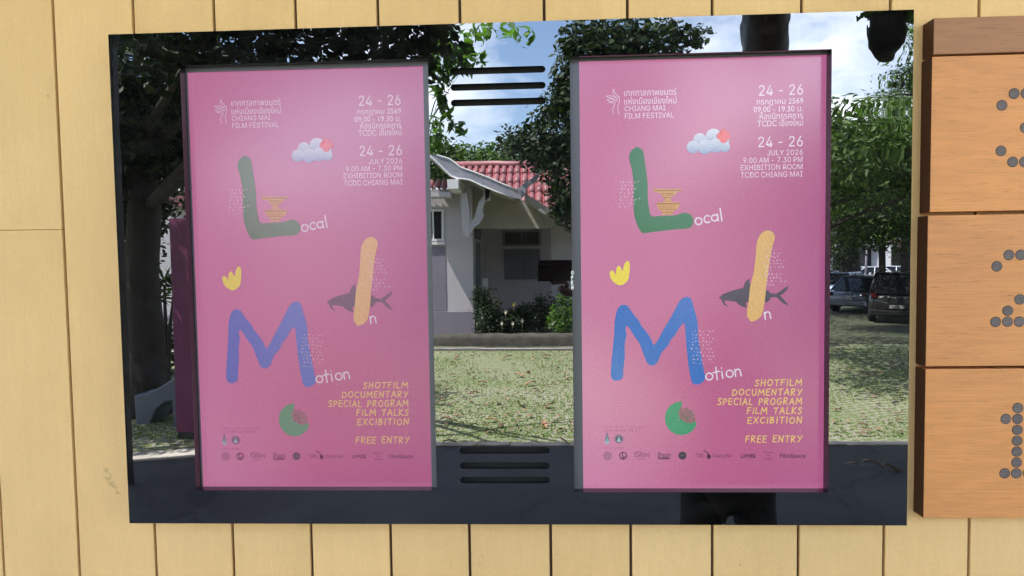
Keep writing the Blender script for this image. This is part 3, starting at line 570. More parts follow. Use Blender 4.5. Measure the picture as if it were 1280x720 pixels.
    for i in range(110):
        x, y = rj.uniform(735, 1020), rj.uniform(110, 590); X, Z = art(x, y); a.disc(X, Z, rj.uniform(.0004, .0009), 1.2, rj.choice([lin(236, 196, 222), lin(160, 88, 138)]), n=6)
    parts.append(('scribble_marks', a, 'rows of tiny white scribble marks'))
    a = Art()
    for txt, (x0, y0, x1, y1) in (('SHOTFILM', (943.3, 474.4, 1002, 482)), ('DOCUMENTARY', (915, 486.2, 1002, 494)), ('SPECIAL PROGRAM', (896.7, 497.8, 1002, 505.8)), ('FILM TALKS', (933.5, 509.3, 1002, 517)), ('EXCIBITION', (934, 521, 1002, 529)), ('FREE ENTRY', (931.5, 544.4, 1002, 552.5))):
        a = Art(); X0, Zb = art(x0, y1); X1, Zt = art(x1, y0); hand_text(a, txt, X0, X1, (Zb+art(x1, y1)[1])/2, (Zt+art(x0, y0)[1])/2, .0024, 2, OR, slant=.10)
        parts.append(('yellow_lettering', a, 'yellow hand-lettered line '+txt))
    a = Art(); X, Z = art(1000, 539); a.disc(X, Z, .0012, 2, OR); parts.append(('yellow_dot', a, 'tiny yellow dot above FREE ENTRY'))
    a = Art()
    for txt, bx in (('เทศกาลภาพยนตร์', (780.4, 110.8, 845.5, 119.4)), ('แห่งเมืองเชียงใหม่', (780.4, 120.6, 845.5, 130)), ('CHIANG MAI', (780.8, 132, 831.5, 138.6)), ('FILM FESTIVAL', (781, 141, 842.5, 147.8))):
        a = Art(); font_text(a, txt, bx, 2, WH, 0); parts.append(('title_lettering', a, 'small white title line '+txt))
    a = Art()
    hl = lambda pts, w_=.0012: a.stroke(crop(720, 60, 7.2, pts), w_, 2, WH, caps=False)
    hl([(340,368),(345,395),(370,425),(390,447),(392,475),(378,520),(376,560),(388,600)]); hl([(340,368),(328,400),(345,430),(368,452)]); hl([(272,435),(300,430),(335,436),(365,458),(380,468)])
    hl([(272,435),(300,448),(330,455),(352,475)]); hl([(280,468),(310,455),(345,468),(372,480)]); hl([(280,468),(300,482),(335,478),(352,495),(340,525),(328,555),(338,598)]); hl([(292,492),(315,490),(335,500)]); hl([(390,447),(384,432),(372,440)])
    parts.append(('hand_logo', a, 'thin white line logo of a raised hand'))
    for txt, bx in (('24 - 26', (948.6, 105.8, 1003.6, 119.2)), ('กรกฎาคม 2569', (945.8, 123.2, 1003.8, 132)), ('09.00 - 19.30 น.', (942, 132.8, 1003.5, 139.9)), ('ห้องนิทรรศการ', (949.4, 139.6, 1003.5, 148.8)), ('TCDC เชียงใหม่', (946.7, 148.6, 1003.5, 157.8)),
                    ('24 - 26', (947.8, 170.3, 1003.3, 183.6)), ('JULY 2026', (958.9, 187.2, 1003.3, 194)), ('9.00 AM - 7.30 PM', (929, 196.5, 1003, 203.3)), ('EXHIBITION ROOM', (925.8, 205.5, 1003, 212.3)), ('TCDC CHIANG MAI', (925.8, 214.6, 1003, 221.6))):
        a = Art(); font_text(a, txt, bx, 2, WH, 0); parts.append(('date_lettering', a, 'white line reading '+txt))
    def LG(lab):
        b_ = Art(); parts.append(('sponsor_logo', b_, lab)); return b_
    FD = lin(180, 96, 140); a = LG('faint line THE FILM FESTIVAL')
    font_text(a, 'T H E  F I L M  F E S T I V A L', (755, 532.3, 807, 535.4), 2, FD); a = LG('faint line IS SUPPORTED BY'); font_text(a, 'I S  S U P P O R T E D  B Y', (755, 536.6, 800, 539.6), 2, FD); a = LG('faint line PARTNERS'); font_text(a, 'P A R T N E R S', (755, 558.6, 780, 561.2), 2, FD)
    T = lin(62, 92, 112); LB = lin(166, 196, 214)
    A_ = lambda x, y: art(x, y)
    a = LG('pale blue drop shaped emblem')
    a.poly([A_(758.8, 541.5), A_(756.6, 548), A_(755.6, 552), A_(758.8, 556), A_(762, 552), A_(761, 548)], 2, LB)
    for pts in ([(758.6, 541), (756.5, 551)], [(758.8, 541), (761.2, 551)], [(758.7, 545), (758.7, 552)]): a.stroke([A_(*p) for p in pts], .0016, 3, T, caps=False)
    a = LG('dark teal round seal')
    x, z = A_(773.6, 548.7); a.ring(x, z, .0105, .0016, 2, T); a.disc(x, z, .0078, 2, T); a.poly([A_(773.6, 545), A_(771, 552), A_(776.2, 552)], 3, LB)
    a = LG('faded round seal')
    x, z = A_(759.5, 569.7); a.disc(x, z, .0105, 2, lin(176, 112, 148))
    for i in range(8): a.stroke([(x, z), (x+.008*math.cos(i*.785), z+.008*math.sin(i*.785))], .0008, 3, lin(205, 140, 175), caps=False)
    a = LG('dark ring logo')
    x, z = A_(779, 569.6); a.ring(x, z, .0098, .0028, 2, DK); a.stroke([A_(778, 566.5), A_(778.5, 573), A_(781.5, 570)], .0026, 3, DK)
    a = LG('outlined film club logo')
    font_text(a, 'Cafilms', (793, 565, 812, 571.5), 2, DK); a.stroke([A_(793, 569), A_(796, 564.5), A_(800, 564.2)], .0012, 3, DK, caps=False); a.stroke([A_(796, 573.6), A_(806, 573.4)], .0011, 3, lin(150, 90, 125), caps=False)
    a = LG('bold underlined Thai word logo')
    font_text(a, 'บ้านนา', (822, 564.5, 838, 572.5), 2, DK, .03); a.stroke([A_(823, 573.4), A_(837, 573.2)], .003, 2.5, DK, caps=False)
    a = LG('solid dark round logo')
    x, z = A_(853, 569.4); a.disc(x, z, .0098, 2, lin(70, 62, 78)); a.stroke([A_(849.5, 569.4), A_(856.5, 569.4)], .001, 3, lin(140, 110, 130), caps=False)
    a = LG('design centre wordmark with running figure')
    font_text(a, 'TCDC', (869.5, 566.8, 880.5, 571.6), 2, DK); font_text(a, 'Chiang Mai', (890.5, 567.2, 914, 573), 2, DK)
    a.stroke([A_(880, 563.2), A_(883, 565), (A_(885.5, 567.5))], .0026, 3, DK); a.disc(*A_(886, 571), .0052, 2, DK); a.poly([A_(884, 566), A_(887, 567.5), A_(888, 571), A_(884, 571)], 2, DK)
    a = LG('bold wordmark in capitals')
    font_text(a, 'LABNER', (926, 567.4, 944.5, 572.3), 2, DK, .03)
    a = LG('three tiny stacked words')
    font_text(a, 'homm', (955, 564.4, 965.5, 566.8), 2, DK); font_text(a, 'the', (958.5, 568, 962.5, 570.2), 2, DK); font_text(a, 'project', (956, 572, 966, 575), 2, DK)
    a = LG('last wordmark on the right')
    font_text(a, 'FilmSpace', (975, 567, 1007, 573.4), 2, DK, .02)
    return parts
ART = make_art()
for (cx, cz), m, lab in ((LC, M['lcd_l'], 'left pink film festival poster screen, duller, its blue letter M purplish'), (RC, M['lcd_r'], 'right pink film festival poster screen, brighter, its letter M clear blue')):
    pr = empty('poster_screen', (cx, SYC, cz), lab, 'poster', 'pink festival poster screens in the glossy board')
    for nm, a, lb in ART:
        o = a.build(nm, m, pr, cols=True, recalc=False); o['label'] = lb
        if nm == 'scribble_marks': o['kind'] = 'stuff'
    e = MB(); W2, H2 = SW/2, SH/2
    o_ = OPEN[0] if cx < 0 else OPEN[1]; l, r_, b_, t_ = o_[0]-cx-.03, o_[1]-cx+.03, o_[2]-cz-.03, o_[3]-cz+.03
    y0, y1 = -.0035, .004
    e.box((l, y0, b_), (-W2, y1, t_)); e.box((W2, y0, b_), (r_, y1, t_)); e.box((-W2, y0, H2), (W2, y1, t_)); e.box((-W2, y0, b_), (W2, y1, -H2)); e.box((l, .0045, b_), (r_, .008, t_))
    e.build('screen_bezel', M['bezel'], pr)
# tiny stacked white letters on the edge of the right opening
ed = Art()
for i, ch in enumerate('OPEN'):
    p0 = on_plane(713.6, 338+i*6.2, PY); x0_, z0_ = p0.x+.0008, p0.z
    wd, st = HAND[ch]
    for g in st: ed.stroke([(x0_+u*.0072, z0_-.0092+v*.0078) for u, v in g], .0018, 1, (1, 1, 1))
o = ed.build('edge_lettering', M['print_white'], root, (-root.location.x, PY-.0004-root.location.y, -root.location.z)); o['label'] = 'tiny stacked white letters at the opening edge'

# ---------------------------------------------------------------- wooden number boards on the right
WY = -.042
wr = empty('wooden_number_sign', (1.35, 0, H-.6), 'stacked orange wood boards with dotted numerals 3, 2, 1 beside the glossy board', 'sign')
kx = (1.57+WY)/1.45
def wz(z): return H+z*kx
def wboard(x0, x1, z0, z1, y0, m, lab=None):
    lo = Vector((x0, y0, z0)); ctr = Vector(((x0+x1)/2, 0, (z0+z1)/2))
    mb = MB(); mb.box((x0-ctr.x, y0, z0-ctr.z), (x1-ctr.x, -.001, z1-ctr.z))
    me = mb.mesh('board', m); me.materials.append(M['oakside'])
    for p in me.polygons:
        if abs(p.normal.x) > .5: p.material_index = 1
    o = link('board', me, wr, ctr-wr.location); bv = o.modifiers.new('b', 'BEVEL'); bv.width = .0016; bv.segments = 2
    if lab: o['label'] = lab
    return o, ctr
WX0, WX1 = .9045, 1.80
peg = MB(); n = 20; rr = .0112
ring_ = [(rr*math.cos(2*math.pi*i/n), rr*math.sin(2*math.pi*i/n)) for i in range(n)]
peg.prism([(x, -.0008, z) for x, z in ring_], (0, .003, 0)); peg.box((-.0095, -.0011, -.0006), (.0095, -.0007, .0003)); 
nf_ = len(peg.f); peg.prism([(x*1.09, -.0004, z*1.09) for x, z in ring_], (0, .0016, 0)); pme = peg.mesh('peg', M['peg']); pme.materials.append(M['void'])
for p_ in pme.polygons:
    if p_.index >= nf_: p_.material_index = 1
DIG = {'3': ['01110', '10001', '00001', '00110', '00001', '10001', '01110'], '2': ['01110', '10001', '00001', '00010', '00100', '01000', '11111'], '1': ['00100', '01100', '00100', '00100', '00100', '00100', '01110']}
cap_, _ = wboard(WX0+.0015, WX1-.002, wz(.4275), wz(.505), WY-.002, M['oakcap'], 'narrow brown cap board')
for (z0, z1), dg, ztop, xc in (((.0872, .4235), '3', .3397, 1.1145), ((-.2545, .0795), '2', -.0095, 1.1105), ((-.5975, -.2605), '1', -.3485, 1.1115)):
    o, ctr = wboard(WX0-(.004 if dg != '3' else 0), WX1, wz(z0), wz(z1), WY, M['oak'], 'orange wood board with dotted numeral '+dg)
    for r_, row in enumerate(DIG[dg]):
        for c_, ch in enumerate(row):
            if ch == '1':
                q = link('peg', pme, o, Vector((xc+(c_-2)*.0265-ctr.x, WY, wz(ztop)-r_*.0258-ctr.z))); q.rotation_euler.y = random.uniform(-.25, .25)
sb = MB(); sb.box((.93, -.03, wz(-.59)), (1.75, -.0005, wz(.5))); 

# ---------------------------------------------------------------- foliage tools
def leaves(name, blobs, n, size, m, parent=None, seed=1, droop=.2, kind=None, elong=2.0, base=(0, 0, 0)):
    r = np.random.default_rng(seed); vol = np.array([b[3]*b[4]*b[5] for b in blobs])**.75; pick = r.choice(len(blobs), n, p=vol/vol.sum())
    B = np.array(blobs)[pick]; d = r.normal(size=(n, 3)); d /= np.linalg.norm(d, axis=1)[:, None]; rad = r.uniform(.35, 1, n)**.5
    # clumping: pull leaves towards sub-centres
    sub = r.normal(size=(n//14+1, 3)); sub /= np.linalg.norm(sub, axis=1)[:, None]; sub *= (r.uniform(.5, 1.08, len(sub))[:, None])
    si = r.integers(0, len(sub), n); q = sub[si]+d*.22
    P = B[:, :3]+q*B[:, 3:6]-np.array(base)
    nm = d*.5+np.array([0, 0, .7])+r.normal(size=(n, 3))*.45; nm /= np.linalg.norm(nm, axis=1)[:, None]
    t = r.normal(size=(n, 3)); t[:, 2] -= droop*2; t -= (t*nm).sum(1)[:, None]*nm; t /= np.linalg.norm(t, axis=1)[:, None]+1e-9; b = np.cross(nm, t)
    s = size*r.uniform(.6, 1.3, n)[:, None]; wd = s/elong
    vs = np.stack([P-t*s*.5, P+b*wd*.5-t*s*.05+nm*s*.06, P+t*s*.5, P-b*wd*.5-t*s*.05+nm*s*.06], 1).reshape(-1, 3)
    me = bpy.data.meshes.new(name); me.vertices.add(4*n); me.vertices.foreach_set('co', vs.astype(np.float32).ravel())
    idx = np.arange(n)[:, None]*4+np.array([0, 1, 2, 0, 2, 3]); me.loops.add(6*n); me.loops.foreach_set('vertex_index', idx.ravel().astype(np.int32))
    me.polygons.add(2*n); me.polygons.foreach_set('loop_start', np.arange(0, 6*n, 3, dtype=np.int32)); me.update(calc_edges=True); me.materials.append(m)
    o = link(name, me, parent)
    if kind: o['kind'] = kind
    return o
def tree(name, foot, trunk_h, r0, blobs, n, size, m, label, seed, droop=.2, limbs=7, elong=2.0, group=None, lean=(0, 0), tops=None):
    t = empty(name, foot, label, 'tree', group); R_ = random.Random(seed)
    mb = MB(); top = Vector((lean[0], lean[1], trunk_h)); pts = [Vector((0, 0, -.05))+(top)*f+Vector((R_.uniform(-.06, .06), R_.uniform(-.06, .06), 0))*(f > 0) for f in (0, .1, .3, .55, .8, 1)]
    mb.tube(pts, [r0*1.5, r0*1.1, r0, r0*.9, r0*.85, r0*.75], 10); mb.build('trunk', M['bark'], t)
    F = Vector(foot)
    for i in range(min(limbs, len(blobs))):
        b = blobs[i]; e = Vector(b[:3])-F; st = pts[-1] if i % 2 else pts[-2]; mid = (st+e)*.5+Vector((R_.uniform(-.3, .3), R_.uniform(-.3, .3), R_.uniform(.1, .4)))
        lb = MB(); lb.tube([st, (st+mid)*.5+Vector((0, 0, .08)), mid, (mid+e)*.5, e], [r0*.38, r0*.3, r0*.2, r0*.12, r0*.05], 7); lb.build('limb', M['bark'], t)
    leaves('crown', blobs, n, size, m, t, seed, droop, elong=elong, base=foot); return t
def blob(px, py, Yv, rx, rz=None, ry=None):
    p = V(px, py, Yv); return (p.x, p.y, p.z, rx, ry or rx, rz or rx)

# ---------------------------------------------------------------- house across the lawn (seen in the board)
HY = 14.6
hz0 = 0.0
hs = empty('garden_house', V(560, 420, HY)*1, 'pale lilac house with red tiled roof and curled gable board across the lawn', 'house'); hs.location.z = 0
off = -hs.location
def hb(name, mb, m, parent=None, **k):
    p = parent or hs
    return mb.build(name, m, p, off if p is hs else None, **k)
xr = V(592, 400, HY).x; xl = -11.5; yw = PY-HY; yb = yw-3.0
wb = MB(); wb.box((xl, yw-.25, .75), (xr, yw, 3.85)); hb('front_wall', wb, M['wallwhite'])
wb = MB(); wb.box((xl, yw-.25, 0), (xr+.03, yw+.04, .747)); hb('plinth', wb, M['plinth'])
wb = MB(); wb.box((xr-.25, yb+.002, .75), (xr, yw-.252, 3.9)); hb('side_wall', wb, M['wallwhite'])
wb = MB(); wb.box((xr-.2, yb-.25, 0), (5.5, yb, 4.2)); hb('porch_wall', wb, M['wallwhite'])
wb = MB(); wb.box((xr+.001, yb+.002, 0), (5.5, yw-.3, .35)); hb('porch_floor', wb, M['concrete'])
def hwin(px0, py0, px1, py1, Yv, panes=2, m=None, proud=.03):
    a, b = V(px0, py1, Yv), V(px1, py0, Yv); y = a.y; f = MB(); th = .05
    f.box((a.x, y, a.z), (b.x, y+proud, a.z+th)); f.box((a.x, y, b.z-th), (b.x, y+proud, b.z)); f.box((a.x, y, a.z+th), (a.x+th, y+proud, b.z-th)); f.box((b.x-th, y, a.z+th), (b.x, y+proud, b.z-th))
    for i in range(1, panes): xx = a.x+(b.x-a.x)*i/panes; f.box((xx-.02, y, a.z+th), (xx+.02, y+proud-.003, b.z-th))
    fr = hb('window', f, m or M['shutter'])
    for i in range(panes):
        p = MB(); x0_ = a.x+th+(b.x-a.x-2*th)*i/panes; x1_ = a.x+th+(b.x-a.x-2*th)*(i+1)/panes
        p.box((x0_+.02, y+.002, a.z+th), (x1_-.02, y+.012, b.z-th)); p.build('pane', M['darkglass'], fr)
    return fr
Yp = -(yb)+PY
hwin(628, 288, 676, 308, Yp, 2, M['plinth']); hwin(529, 262, 554, 302, HY, 2, M['white'])
def hslab(name, px0, py0, px1, py1, Yv, m, t_=.03):
    a, b = V(px0, py1, Yv), V(px1, py0, Yv); q = MB(); q.box((a.x, a.y, a.z), (b.x, a.y+t_, b.z)); return hb(name, q, m)
hslab('sill', 626, 308.5, 678, 311, Yp, M['white'], .07); hslab('shutter', 630, 312, 675, 350, Yp, M['shutter'])
for i in range(4): hslab('shutter_batten', 641+i*9, 313, 641.7+i*9, 349, Yp, M['plinth'], .04)
for i in range(5): hslab('wainscot_board', 622+i*22, 352, 643.4+i*22, 385, Yp, M['wallwhite'], .02)
hslab('sill', 524, 303, 556, 306.5, HY, M['white'], .08); hslab('panel', 500, 308, 556, 389, HY, M['plinth'], .015); 
# side door opening in the return wall
yc = yw-1.1
q = MB(); q.box((xr, yc-.65, 2.62), (xr+.03, yc+.55, 3.25)); hb('transom', q, M['darkglass'])
q = MB(); q.box((xr, yc-.65, .4), (xr+.03, yc+.55, 2.5)); hb('side_door', q, M['shutter'])
for i in range(5): q = MB(); yy = yc-.55+i*.26; q.box((xr+.031, yy, 2.63), (xr+.05, yy+.025, 3.24)); hb('transom_bar', q, M['plinth'])
# gable board with curled finial
YB = 13.4
poly = [(500,150),(520,176),(545,194),(562,199),(575,209),(590,214),(612,222),(632,231),(646,237),(652,231),(658,226),(666,222),(670,217),(669,212),(666,209),(670,208),(674,212),(674,219),(670,226),(662,231),(658,236),(656,243),(650,248),(641,247),(620,239),(600,231),(586,225),(570,223),(562,219),(550,207),(540,198),(520,184),(500,160)]
q = MB(); q.prism([V(x, y, YB) for x, y in poly], (0, -.12, 0)); hb('gable_board', q, mat('grey_white_board', (.30, .30, .34), .75, .25, 6))
low = [(500,160),(520,184),(540,198),(550,207),(562,219),(570,223),(586,225),(600,231),(620,239),(641,247)]
up = [(500,150),(520,176),(545,194),(562,199),(575,209),(590,214),(612,222),(632,231),(646,237)]
for nm, pl, dy, m_, dz in (('board_trim', low, .02, M['white'], 0), ('board_trim', up, .02, M['white'], 0)):
    q = MB(); q.tube([V(x, y, YB)+Vector((0, .0, dz)) for x, y in pl], .022, 6); hb(nm, q, m_)
def ruled(name, pl, Y0, back, m_, th=.05, dz=0):
    q = MB()
    for (x0_, y0_), (x1_, y1_) in zip(pl[:-1], pl[1:]):
        a, b = V(x0_, y0_, Y0), V(x1_, y1_, Y0); a.y -= .122; b.y -= .122; a.z += dz; b.z += dz
        q.prism([a, b, b+Vector((0, -back, 0)), a+Vector((0, -back, 0))], (0, 0, th))
    return hb(name, q, m_)
ruled('soffit', low, YB, 4.3, M['soffit'], .03, 0.01)
ruled('roof_sheet', up, YB, 4.3, M['tile'], .03, -.05)
# main roof, front slope of barrel tiles, one object each
tb = MB(); n = 8; TL, TR = .60, .085
vs = []; 
for k in range(n+1):
    a = math.pi*k/n
    for yy, rr_ in ((0, TR), (TL, TR*.86)): vs += [(rr_*math.cos(a), -yy, rr_*math.sin(a)), ((rr_-.014)*math.cos(a), -yy, (rr_-.014)*math.sin(a))]
fs_ = []
for k in range(n):
    b0, b1 = k*4, (k+1)*4; fs_ += [(b0, b1, b1+2, b0+2), (b0+1, b0+3, b1+3, b1+1), (b0, b0+1, b1+1, b1), (b0+2, b1+2, b1+3, b0+3)]
tb.add(vs, fs_, None, True); tme = tb.mesh('roof_tile', M['tile'])
ridge = V(620, 207, 17.6); eave = V(620, 268, 15.2)
dirv = Vector((0, ridge.y-eave.y, ridge.z-eave.z)); Ls = dirv.length; ang = math.atan2(dirv.z, -dirv.y)
x0r, x1r = V(570, 207, 17.6).x, V(735, 207, 17.6).x
q = MB(); q.prism([Vector((x0r-.1, eave.y, eave.z-.02)), Vector((x1r+1.2, eave.y, eave.z-.02)), Vector((x1r, ridge.y, ridge.z-.02)), Vector((x0r-.1, ridge.y, ridge.z-.02))], (0, 0, -.1)); hb('roof_deck', q, mat('red_pan_tile', (.33, .06, .07), .6))
nr = int(Ls/.56); nc = int((x1r-x0r)/.205)
for c_ in range(nc+5):
    for r_ in range(nr):
        f = r_/(nr+.0); 
        if c_ > nc-1 and f > (nc+5-c_)/6: continue
        p = Vector((x0r+c_*.205+random.uniform(-.006, .006), eave.y+dirv.y*f, eave.z+dirv.z*f))+off
        link('roof_tile', tme, hs, p, (-ang+random.uniform(-.01, .01)+.03, 0, random.uniform(-.02, .02)))
q = MB(); q.tube([(x0r-.1, ridge.y, ridge.z+.05), (x1r, ridge.y, ridge.z+.05)], .10, 8); hb('ridge_cap', q, M['tile'])
q = MB(); q.prism([V(x, y, 15.0) for x, y in [(588,224),(612,231),(650,248),(676,262),(700,275),(724,288),(724,286),(700,286),(588,286)]], (0, -.1, 0)); hb('porch_beam', q, M['soffit'])
q = MB(); q.prism([V(x, y, 14.2) for x, y in [(196,258),(246,226),(260,226),(260,258)]], (0, -.8, 0)); hb('side_roof', q, M['tile'])
# lean-to tile tips above the left window, beam end, bracket, right-hand eave
for i in range(6):
    p = V(520+i*8.2, 238, 14.0)+off; link('roof_tile', tme, hs, p, (-.5, 0, 0), (1, .9, 1))
q = MB(); a, b = V(512, 247, 14.0), V(563, 240, 14.0); q.box((a.x, a.y-.5, a.z), (b.x, a.y+.05, b.z)); hb('eave_fascia', q, M['wallwhite'])
a, b = V(559, 236, 13.2), V(572, 224, 13.2); q = MB(); q.box((a.x, a.y-1.6, a.z), (b.x, a.y, b.z)); hb('beam_end', q, M['white'])
for pl_ in ([(575,241),(583,241),(586,262),(587,296),(580,297),(577,285)], [(605,236),(614,236),(611,246),(605,254),(602,263),(604,270),(598,280),(591,285),(588,294),(586,281),(592,272),(595,262),(598,252),(603,246)]):
    q = MB(); q.prism([V(x, y, 13.9) for x, y in pl_], (0, -.14, 0)); hb('eave_bracket', q, M['wallwhite'])
q = MB(); a, b = V(606, 251, 13.9), V(612, 228, 13.9); q.box((a.x, a.y-.14, a.z), (b.x, a.y, b.z)); hb('bracket_block', q, M['wallwhite'])
q = MB(); q.prism([V(x, y, 13.5) for x, y in [(656, 240), (680, 256), (700, 268), (720, 280), (720, 287), (700, 275), (680, 263), (656, 248)]], (0, -4, 0)); hb('right_eave', q, M['soffit'])
q = MB(); q.prism([V(x, y, 13.45) for x, y in [(672, 262), (676, 260), (684, 266), (681, 268)]], (0, -.1, 0)); hb('eave_tip', q, M['white'])
q = MB(); a, b = V(690, 400, 16.0), V(722, 272, 16.0); q.box((a.x, a.y-.3, 0), (b.x, a.y, b.z)); hb('porch_column', q, M['wallwhite'])
q = MB(); a, b = V(603, 362, 15.4), V(609.5, 348, 15.4); q.box((a.x, a.y-.06, a.z), (b.x, a.y, b.z)); o = q.build('notice_panel', M['white']); tag(o, 'small bright white panel above the porch shrub beside the dark door', 'notice')
q = MB(); q.tube([(V(606, 362, 15.43).x, V(606, 362, 15.43).y, 0), V(606, 350, 15.43)], .02, 6); pp = q.build('support_pole', M['dark'], o)
# kerb and drain strip along the house
p1 = G(543, 434); 
q = MB(); n_ = 60; prof_ = [(0, 0), (0, .20), (-.03, .26), (-.10, .29), (-.28, .29), (-.32, .25), (-.32, 0)]; vs = []
for i in range(n_+1):
    x = -9.5+16*i/n_; yy = -13.62+.5*((x+.6)/4)**2*(-1 if x < 8 else 0)*.55; jz = .02*mnoise.noise(Vector((x*2.3, 0, 5)))
    vs += [(x, max(yy, -14.25)+a+.02*mnoise.noise(Vector((x*3, a*4, b*4))), b+jz*(b > 0)) for a, b in prof_]
k_ = len(prof_); q.add(vs, [(i*k_+j, i*k_+j+1, (i+1)*k_+j+1, (i+1)*k_+j) for i in range(n_) for j in range(k_-1)], None, True)
tag(q.build('planter_edge', M['mosskerb']), 'low dark mossy curved edging in front of the house shrubs', 'edging')
sheet('drain_strip', (-9.5, -13.55), (6, -12.95), .006, mat('drain_concrete', (.06, .06, .055), .9, .35, 3))
q = MB(); q.tube([(-9.5, -13.2, .02), (-3, -13.22, .02), (0, -13.15, .02), (6, -13.2, .02)], .018, 6); tag(q.build('water_pipe', M['concrete']), 'thin pale pipe lying along the drain strip by the house', 'pipe')

# shrubs
def shrub(label, blobs, n, size, m, seed, foot, extra=None):
    s = empty('shrub', foot, label, 'shrub', 'shrubs in the bed by the house'); leaves('foliage', blobs, n, size, m, s, seed, base=foot, elong=1.7)
    R_ = random.Random(seed)
    for i in range(4):
        q = MB(); b = blobs[i % len(blobs)]; e = Vector(b[:3])-Vector(foot)+Vector((R_.uniform(-.1, .1), R_.uniform(-.1, .1), 0)); q.tube([(0, 0, 0), e*.5+Vector((R_.uniform(-.08, .08), 0, 0)), e], [.02, .014, .006], 5); q.build('stem', M['bark'], s)
    return s
def gx_(px, Yv): return V(px, 420, Yv).x
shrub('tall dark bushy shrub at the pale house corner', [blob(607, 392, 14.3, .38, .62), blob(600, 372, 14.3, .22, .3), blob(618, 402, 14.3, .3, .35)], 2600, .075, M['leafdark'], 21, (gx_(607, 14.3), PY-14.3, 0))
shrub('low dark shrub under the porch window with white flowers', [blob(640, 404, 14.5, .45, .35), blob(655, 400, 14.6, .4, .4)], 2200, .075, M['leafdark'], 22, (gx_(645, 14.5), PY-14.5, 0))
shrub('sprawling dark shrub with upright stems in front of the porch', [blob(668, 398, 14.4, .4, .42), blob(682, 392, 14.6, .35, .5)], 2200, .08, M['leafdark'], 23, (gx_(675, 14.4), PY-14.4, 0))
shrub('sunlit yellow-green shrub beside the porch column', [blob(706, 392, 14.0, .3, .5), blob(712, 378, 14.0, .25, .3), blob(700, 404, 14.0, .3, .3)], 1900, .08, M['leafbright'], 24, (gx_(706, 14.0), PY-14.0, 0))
for i, (px, py, m_, nm) in enumerate([(632, 390, 'flower', 'white flower'), (642, 381, 'yellow', 'yellow flower'), (627, 404, 'flower', ''), (641, 404, 'flower', ''), (653, 401, 'flower', ''), (690, 405, 'flower', '')]):
    p = V(px, py, 13.95); q = MB()
    for k in range(6):
        a = k*1.047; q.add([(0, 0, 0), (.05*math.cos(a-.35), .02, .05*math.sin(a-.35)), (.07*math.cos(a), .035, .07*math.sin(a)), (.05*math.cos(a+.35), .02, .05*math.sin(a+.35))], [(0, 1, 2, 3)])
    q.tube([(0, 0, 0), (0, -.05, -.25)], .004, 4); o = q.build('flower', M[m_], None, p); o.scale = (.6, .6, .75)
    lab = {0: 'larger white flower left of the yellow one in the house bed', 1: 'yellow flower above the dark shrubs under the porch window', 2: 'small white flower lowest by the tall corner shrub', 3: 'small white flower second from the corner shrub', 4: 'small white flower under the porch window, third from the corner', 5: 'small white flower near the sunlit shrub'}[i]; tag(o, lab, 'flower', 'flowers in the house bed')

# ---------------------------------------------------------------- trees
def foot(px, Yv): p = V(px, 400, Yv); return (p.x, p.y, 0)
# dark tree beyond the house on the right, arching over the right poster
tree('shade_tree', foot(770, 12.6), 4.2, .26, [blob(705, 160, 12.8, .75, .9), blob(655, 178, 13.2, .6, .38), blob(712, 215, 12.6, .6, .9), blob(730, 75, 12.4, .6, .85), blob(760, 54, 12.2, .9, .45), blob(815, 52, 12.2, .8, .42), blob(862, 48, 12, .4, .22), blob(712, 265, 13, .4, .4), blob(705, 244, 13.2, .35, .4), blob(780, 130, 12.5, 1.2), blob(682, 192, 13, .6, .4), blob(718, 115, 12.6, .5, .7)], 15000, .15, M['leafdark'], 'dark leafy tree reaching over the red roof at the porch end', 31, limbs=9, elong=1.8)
# overhanging tree at upper left, big leaves; unseen clumps added for lawn shade
tree('overhanging_tree', foot(183, 7.2), 3.6, .25, [blob(180, 90, 7.0, 1.3, .9), blob(165, 160, 7.2, 1.0, .9), blob(215, 120, 7.0, .9, .8), blob(255, 45, 4.4, .85, .5, .4), blob(350, 45, 4.4, .75, .38, .3), blob(430, 50, 4.5, .65, .35, .3), blob(500, 58, 4.4, .45, .32, .3), blob(195, 190, 7.6, .8, .6), (-7.4, -6.2, 4.4, 1.9, 1.2, .7), (-6.2, -7.6, 4.4, 1.6, 1.2, .7), (-8.6, -7.8, 4.2, 1.8, 1.3, .7), (-6.6, -5.6, 4.3, 1.3, .8, .5), (-6.8, -4.9, 4.4, 1.1, .7, .4), (-5.9, -5.4, 4.3, .9, .6, .4), blob(150, 230, 7.4, .6, .8), blob(550, 52, 4.4, .2, .18, .25), blob(300, 50, 4.4, .75, .35, .35), blob(470, 45, 4.4, .55, .26, .3)], 24000, .15, M['leafdark'], 'big dark tree with low overhanging branches at the left of the forecourt', 32, limbs=10, elong=2.2, droop=.5)
sp = tree('sapling_spray', foot(520, 5.9), 3.3, .03, [blob(562, 62, 5.7, .20, .16), blob(585, 75, 5.7, .18, .12), blob(548, 112, 5.7, .12, .25), blob(552, 150, 5.7, .12, .18), blob(560, 90, 5.7, .15, .15), blob(575, 160, 5.7, .10, .06), blob(655, 48, 5.7, .09, .10), blob(600, 36, 5.7, .4, .04), blob(540, 175, 5.7, .10, .15), blob(545, 70, 5.7, .22, .3)], 520, .16, M['leafbright'], 'slim young tree with large bright leaves hanging against the sky', 33, limbs=3, elong=2.6, droop=.9)
